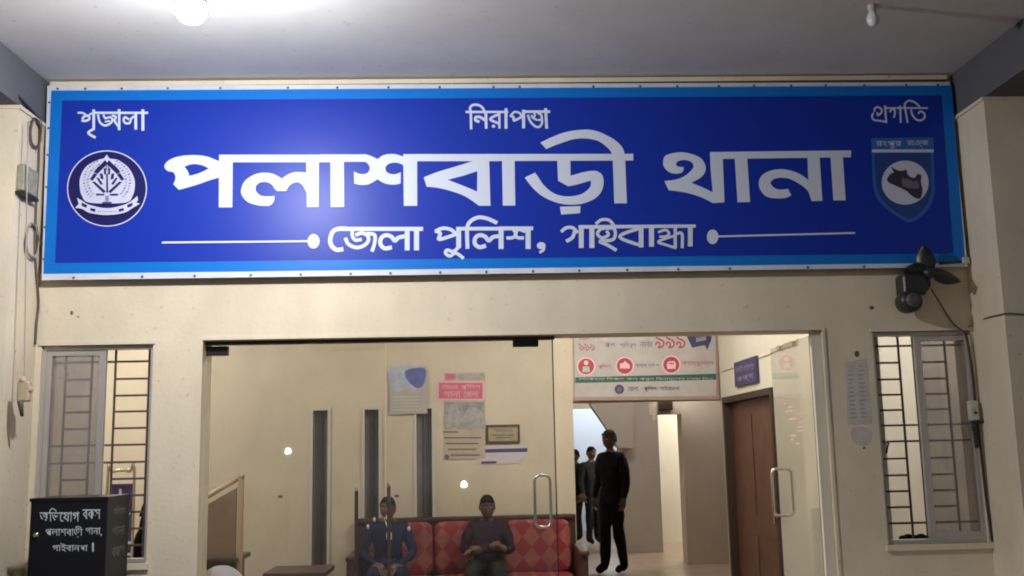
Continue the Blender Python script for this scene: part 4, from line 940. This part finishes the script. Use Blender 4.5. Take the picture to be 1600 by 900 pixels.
# ------------------------------------------------------------------ people
def person(name, J, radii, regions, mats, head_c, head_s, head_rot, hands, label, hair, loc, extras=None):
    """J: joint -> world point; one skinned body (clothed by face regions), head and hands joined into the same mesh"""
    names = list(J); me = bpy.data.meshes.new('tmp')
    E_ = [('pelvis', 'spine'), ('spine', 'chest'), ('chest', 'neck'), ('neck', 'skull')]
    for s in 'LR': E_ += [('chest', 'sh'+s), ('sh'+s, 'el'+s), ('el'+s, 'wr'+s), ('wr'+s, 'palm'+s), ('pelvis', 'hip'+s), ('hip'+s, 'kn'+s), ('kn'+s, 'an'+s), ('an'+s, 'toe'+s)]
    me.from_pydata([J[n] for n in names], [(names.index(a), names.index(b)) for a, b in E_], [])
    o = bpy.data.objects.new('tmp', me); COL.objects.link(o)
    md = o.modifiers.new('s', 'SKIN'); md.use_smooth_shade = True
    for i, n in enumerate(names):
        r = radii[n]; me.skin_vertices[0].data[i].radius = r if isinstance(r, tuple) else (r, r)
        me.skin_vertices[0].data[i].use_root = (n == 'pelvis')
    sd = o.modifiers.new('u', 'SUBSURF'); sd.levels = 2; sd.render_levels = 2
    bpy.context.view_layer.update()
    ev = o.evaluated_get(bpy.context.evaluated_depsgraph_get()).to_mesh()
    mb = MB(); mb.sm = True
    hand_z = [Vector(h[0]) for h in hands]
    for v in ev.vertices:
        c = Vector(v.co); a_n = noise.noise(Vector((c.x*13, c.y*13, c.z*6.5))+Vector((len(label), 0, 0))); b_n = noise.noise(Vector((c.x*34+c.z*12, c.y*34, c.z*26)))
        amp = .3 if min((c-h).length for h in hand_z) < .09 else 1
        mb.v.append(c + Vector(v.normal)*amp*(.013*a_n+.007*b_n))
    for p in ev.polygons:
        c = sum((mb.v[i] for i in p.vertices), Vector())/len(p.vertices)
        best = min(E_, key=lambda e: seg_dist(c, J[e[0]], J[e[1]]))
        mb.f.append(list(p.vertices)); mb.m.append(regions(best, c)); mb.smooth.append(True)
    bpy.data.objects.remove(o, do_unlink=True)
    # head
    hr_ = Matrix.Rotation(head_rot[1], 3, 'Z') @ Matrix.Rotation(head_rot[0], 3, 'X'); n = 24; m = 18; vs = []; fs = []; fm = []
    for i in range(m+1):
        a = math.pi*i/m
        for j_ in range(n):
            sa = math.sin(a)**(.8 if a > math.pi/2 else 1); tt = 2*math.pi*j_/n; x, y, z = sa*math.cos(tt), sa*math.sin(tt), -math.cos(a)
            X, Y_, Z = x*.074, y*.094, z*.115
            if z < 0: X *= 1+.30*z*abs(z)*1.0; Y_ = Y_*(1+.12*z) - .010*abs(z)
            if y < -.75:
                if abs(x) < .22 and -.35 < z < .12: Y_ -= .020*(1-abs(x)/.22)*(1-abs(z+.22)/.35 if z < .12 else 0) if abs(z+.22) < .35 else 0
                if .02 < z < .26 and .16 < abs(x) < .55: Y_ += .008
                if -.62 < z < -.46 and abs(x) < .3: Y_ -= .004
            vs.append(Vector(head_c) + hr_ @ (Vector((X, Y_, Z))*head_s))
    for i in range(m):
        for j_ in range(n): fs.append((i*n+j_, i*n+(j_+1) % n, (i+1)*n+(j_+1) % n, (i+1)*n+j_))
    mb.mi = 0; mb.add(vs, fs)
    for sx in (-1, 1):   # ears
        c = Vector(head_c)+hr_ @ (Vector((sx*.075, .008, -.005))*head_s); mb.ball(c, .010*head_s, .018*head_s, .030*head_s, 8)
        mb.mi = 3; mb.ball(Vector(head_c)+hr_ @ (Vector((sx*.028, -.082, .016))*head_s), .011*head_s, .008*head_s, .006*head_s, 8)
        mb.mi = 4; mb.ball(Vector(head_c)+hr_ @ (Vector((sx*.028, -.088, .016))*head_s), .005*head_s, .004*head_s, .006*head_s, 6)
        mb.ball(Vector(head_c)+hr_ @ (Vector((sx*.030, -.084, .036))*head_s), .018*head_s, .006*head_s, .004*head_s, 8); mb.mi = 0
    mb.mi = 5; mb.ball(Vector(head_c)+hr_ @ (Vector((0, -.088, -.056))*head_s), .024*head_s, .007*head_s, .006*head_s, 8); mb.mi = 0
    # hands: palm plus five curled fingers
    for wr, d, nrm, s in hands:
        d = Vector(d).normalized(); nrm = Vector(nrm).normalized(); sd_ = d.cross(nrm).normalized(); wr = Vector(wr)
        mb.tube([wr, wr+d*.03, wr+d*.075, wr+d*.09], [.022, .034, .036, .028], 10)
        for q, (o_, L_) in enumerate(((-.030, .058), (-.010, .072), (.010, .068), (.029, .052))):
            b0 = wr+d*.085+sd_*o_; b1 = b0+d*L_*.45+nrm*L_*.1; b2 = b1+d*L_*.3+nrm*L_*.35; b3 = b2+d*L_*.1+nrm*L_*.3
            mb.tube([b0-d*.02, b0, b1, b2, b3], [.009, .009, .0085, .0075, .006], 7)
        b0 = wr+d*.03+sd_*(-.032*s); b1 = b0+sd_*(-.022*s)+d*.025+nrm*.01; b2 = b1+d*.028+nrm*.012
        mb.tube([b0, b1, b2], [.012, .010, .007], 7)
    t = thing(name, loc, label, 'person')
    body = mb.build('body', mats, t)
    # hair cap
    hm = MB(); hm.sm = True; vs = []; fs = []; n = 20; m = 9
    for i in range(m+1):
        a = R(4)+R(104)*i/m
        for j_ in range(n):
            sa = math.sin(a)**.72; tt = 2*math.pi*j_/n; x, y, z = sa*math.cos(tt), sa*math.sin(tt), math.cos(a)
            ya = math.sin(tt); lim = -.50+1.20*(1-ya)/2
            z2 = max(z, lim+.03*math.sin(j_*1.9)); k_ = 1.03+.022*math.sin(j_*2.3+i*1.3)
            vs.append(Vector(head_c)+hr_ @ (Vector((x*.076*k_, y*.096*k_+.003, z2*.116*k_))*head_s))
    for i in range(m):
        for j_ in range(n): fs.append((i*n+j_, (i+1)*n+j_, (i+1)*n+(j_+1) % n, i*n+(j_+1) % n))
    fs.append(tuple(range(n))); fs.append(tuple(range(m*n+n-1, m*n-1, -1)))
    hm.add(vs, fs); hm.build('hair', hair, t)
    if extras: extras(t)
    return t
def seg_dist(p, a, b):
    a = Vector(a); b = Vector(b); ab = b-a; t = max(0, min(1, (p-a).dot(ab)/max(ab.length_squared, 1e-9))); return (p-(a+ab*t)).length
def regions_std(e, c):
    if e in (('neck', 'skull'),) or e[1].startswith('palm'): return 0
    if e[0].startswith('an') : return 4
    if e[0].startswith(('hip', 'kn')): return 2
    return 1
RAD = {'pelvis': (.150, .125), 'spine': (.148, .120), 'chest': (.165, .118), 'neck': .054, 'skull': .050}
for s in 'LR': RAD.update({'sh'+s: .072, 'el'+s: .056, 'wr'+s: .036, 'palm'+s: .024, 'hip'+s: .098, 'kn'+s: .078, 'an'+s: .062, 'toe'+s: .038})
def rotz(v, a): return Vector((v[0]*math.cos(a)-v[1]*math.sin(a), v[0]*math.sin(a)+v[1]*math.cos(a), v[2]))
def standing(base, H, yaw, mats, label, spread=.09, arms='front', stride=0, name='person', hs=1.0):
    k_ = H/1.72; b = Vector(base)
    L = {'pelvis': (0, 0, .93), 'spine': (0, .01, 1.08), 'chest': (0, .0, 1.30), 'neck': (0, .012, 1.47), 'skull': (0, .0, 1.56)}
    for s, g in (('L', -1), ('R', 1)):
        L['sh'+s] = (g*.175, .01, 1.40)
        if arms == 'front': L['el'+s] = (g*.235, .03, 1.14); L['wr'+s] = (g*.12, -.17, 1.03); L['palm'+s] = (g*.06, -.19, 1.01)
        else: L['el'+s] = (g*.235, .02, 1.13); L['wr'+s] = (g*.245, -.05, .90); L['palm'+s] = (g*.245, -.06, .85)
        st_ = stride*g
        L['hip'+s] = (g*.085, 0, .88); L['kn'+s] = (g*spread, -.02+st_*.5, .50); L['an'+s] = (g*spread*1.1, .02+st_, .085); L['toe'+s] = (g*spread*1.25, -.13+st_, .04)
    W = {n: b+rotz(Vector(p)*k_, yaw) for n, p in L.items()}
    rad = {n: (tuple(q*k_ for q in r) if isinstance(r, tuple) else r*k_) for n, r in RAD.items()}
    hands = []
    for s, g in (('L', -1), ('R', 1)):
        d = W['palm'+s]-W['wr'+s]; hands.append((W['wr'+s], d, rotz(Vector((-g, 0, 0)) if arms != 'front' else Vector((0, .3, -1)), yaw), g))
    hc_ = b+rotz(Vector((0, -.005, 1.615))*k_, yaw)
    return person(name, W, rad, regions_std, mats, hc_, k_*1.06*hs, (R(6), yaw), hands, label, M['hair'], tuple(b))
dk = [M['skin'], M['blackcloth'], M['blackcloth'], M['eye'], M['hair'], mat('lip_brown', (.12, .05, .04), .5)]
mp = atz(960, 896, 0)
standing((mp.x, mp.y, 0), 1.71, R(-50), dk, 'man in black clothes walking through the passage towards the sofa', .06, 'side', .10)
m2 = atz(930, 850, 0)
standing((m2.x-.02, m2.y, 0), 1.52, R(30), [M['skin'], M['charcoal'], M['blackcloth'], M['eye'], M['hair'], M['skin']], 'person in dark grey top standing just behind the man in black', .08, 'side')
m3 = atz(908, 850, 0)
standing((m3.x-.01, m3.y+.5, 0), 1.48, R(-60), [M['skin'], M['blackcloth'], M['charcoal'], M['eye'], M['hair'], M['skin']], 'person farthest down the passage at the edge of the wall', .07, 'side')

def seated(x, yb, zs, topz, mats, label, knee=.16, elb=.28, wr=((-.1, -.34, .20), (.1, -.34, .20)), lean=0., yaw=0., extras=None, headrot=(R(8), 0)):
    b = Vector((x, yb, zs)); sc = (topz-zs)/.86
    L = {'pelvis': (0, 0, .12), 'spine': (lean*.4, -.015, .26), 'chest': (lean*.8, .0, .44), 'neck': (lean, -.015, .60), 'skull': (lean, -.03, .68)}
    for s, g in (('L', -1), ('R', 1)):
        i = 0 if g < 0 else 1
        L['sh'+s] = (lean+g*.185, -.01, .53); L['el'+s] = (g*elb, -.10, .27); L['wr'+s] = wr[i]; v = Vector(wr[i])-Vector((g*elb, -.10, .27)); v.normalize(); L['palm'+s] = tuple(Vector(wr[i])+v*.05)
        L['hip'+s] = (g*.095, -.05, .10); L['kn'+s] = (g*knee, -.50, .11); L['an'+s] = (g*knee*1.05, -.50, -zs/sc+.09); L['toe'+s] = (g*knee*1.2, -.66, -zs/sc+.045)
    W = {}
    for n, p in L.items():
        q_ = Vector(p); q_ = Vector((q_.x, q_.y, q_.z))*sc; W[n] = b+rotz(q_, yaw)
        if n[:2] in ('an', 'to'): W[n].z = max(W[n].z, .045)
    rad = {n: (tuple(q_*sc for q_ in r) if isinstance(r, tuple) else r*sc) for n, r in RAD.items()}
    hands = [(W['wr'+s], W['palm'+s]-W['wr'+s], Vector((0, -.2, -1)), g) for s, g in (('L', -1), ('R', 1))]
    hc_ = b+rotz(Vector((lean, -.04, .735))*sc, yaw)
    return person('person', W, rad, regions_std, mats, hc_, sc*1.12, (headrot[0], headrot[1]+yaw), hands, label, M['hair'], (x, yb, 0), extras)
lip = dk[5]
yo = 3.12
xo_ = at(606, 820, yo).x; xm_ = at(762, 820, yo).x
def officer_bits(t):
    c = at(610, 835, 2.86); ps = [at(600, 808, 2.99), at(604, 820, 2.96), at(608, 833, 2.94)]
    MB().tube(cr(ps, 4), .004, 6).build('lanyard', M['badge'], t)
    MB().rbox((ps[2].x-.022, 2.925, ps[2].z-.05), (ps[2].x+.022, 2.935, ps[2].z+.005), .003).build('badge', M['badge'], t)
    for a, b in ((585, 812), (605, 809), (575, 823), (639, 826)):
        p = at(a, b, 2.97); MB().ball(tuple(p), .012, .01, .02, 8).build('insignia', M['badge'], t)
seated(xo_, yo, ZS, at(600, 777, yo).z, [M['skin'], M['navycloth'], M['navycloth'], M['eye'], M['hair'], lip], 'officer in navy uniform with a white badge seated at the end of the red sofa',
       .15, .28, ((-.12, -.36, .17), (.10, -.38, .16)), .0, R(5), officer_bits, (R(4), R(-22)))
seated(xm_, yo, ZS, at(764, 774, yo).z, [M['skin'], M['maroon'], M['olive'], M['eye'], M['hair'], lip], 'man in dark maroon shirt and olive trousers seated in the middle of the red sofa',
       .15, .27, ((.05, -.30, .33), (-.06, -.33, .30)), .0, R(-4), None, (R(12), R(8)))

# ------------------------------------------------------------------ two globe lamps out in the yard, mirrored in the entrance glass
for px2, py2, d_ in ((450, 705, 14.0), (725, 757, 12.5)):
    q_ = at(px2, py2, d_); gy = 2*YG-d_
    t = thing('yard_lamp', (q_.x, gy, -.35), 'globe lamp on a short post in the yard, %s' % ('facing the fixed glass panel' if px2 < 500 else 'facing the closed glass door'), 'lamp', 'globe lamps in the yard')
    MB().tube([(q_.x, gy, -.35), (q_.x, gy, q_.z-.08)], .03, 10).build('post', M['blackmetal'], t)
    MB().ball((q_.x, gy, q_.z), .05, n=16).build('globe', M['lit_yard'], t)
fix_child_base()
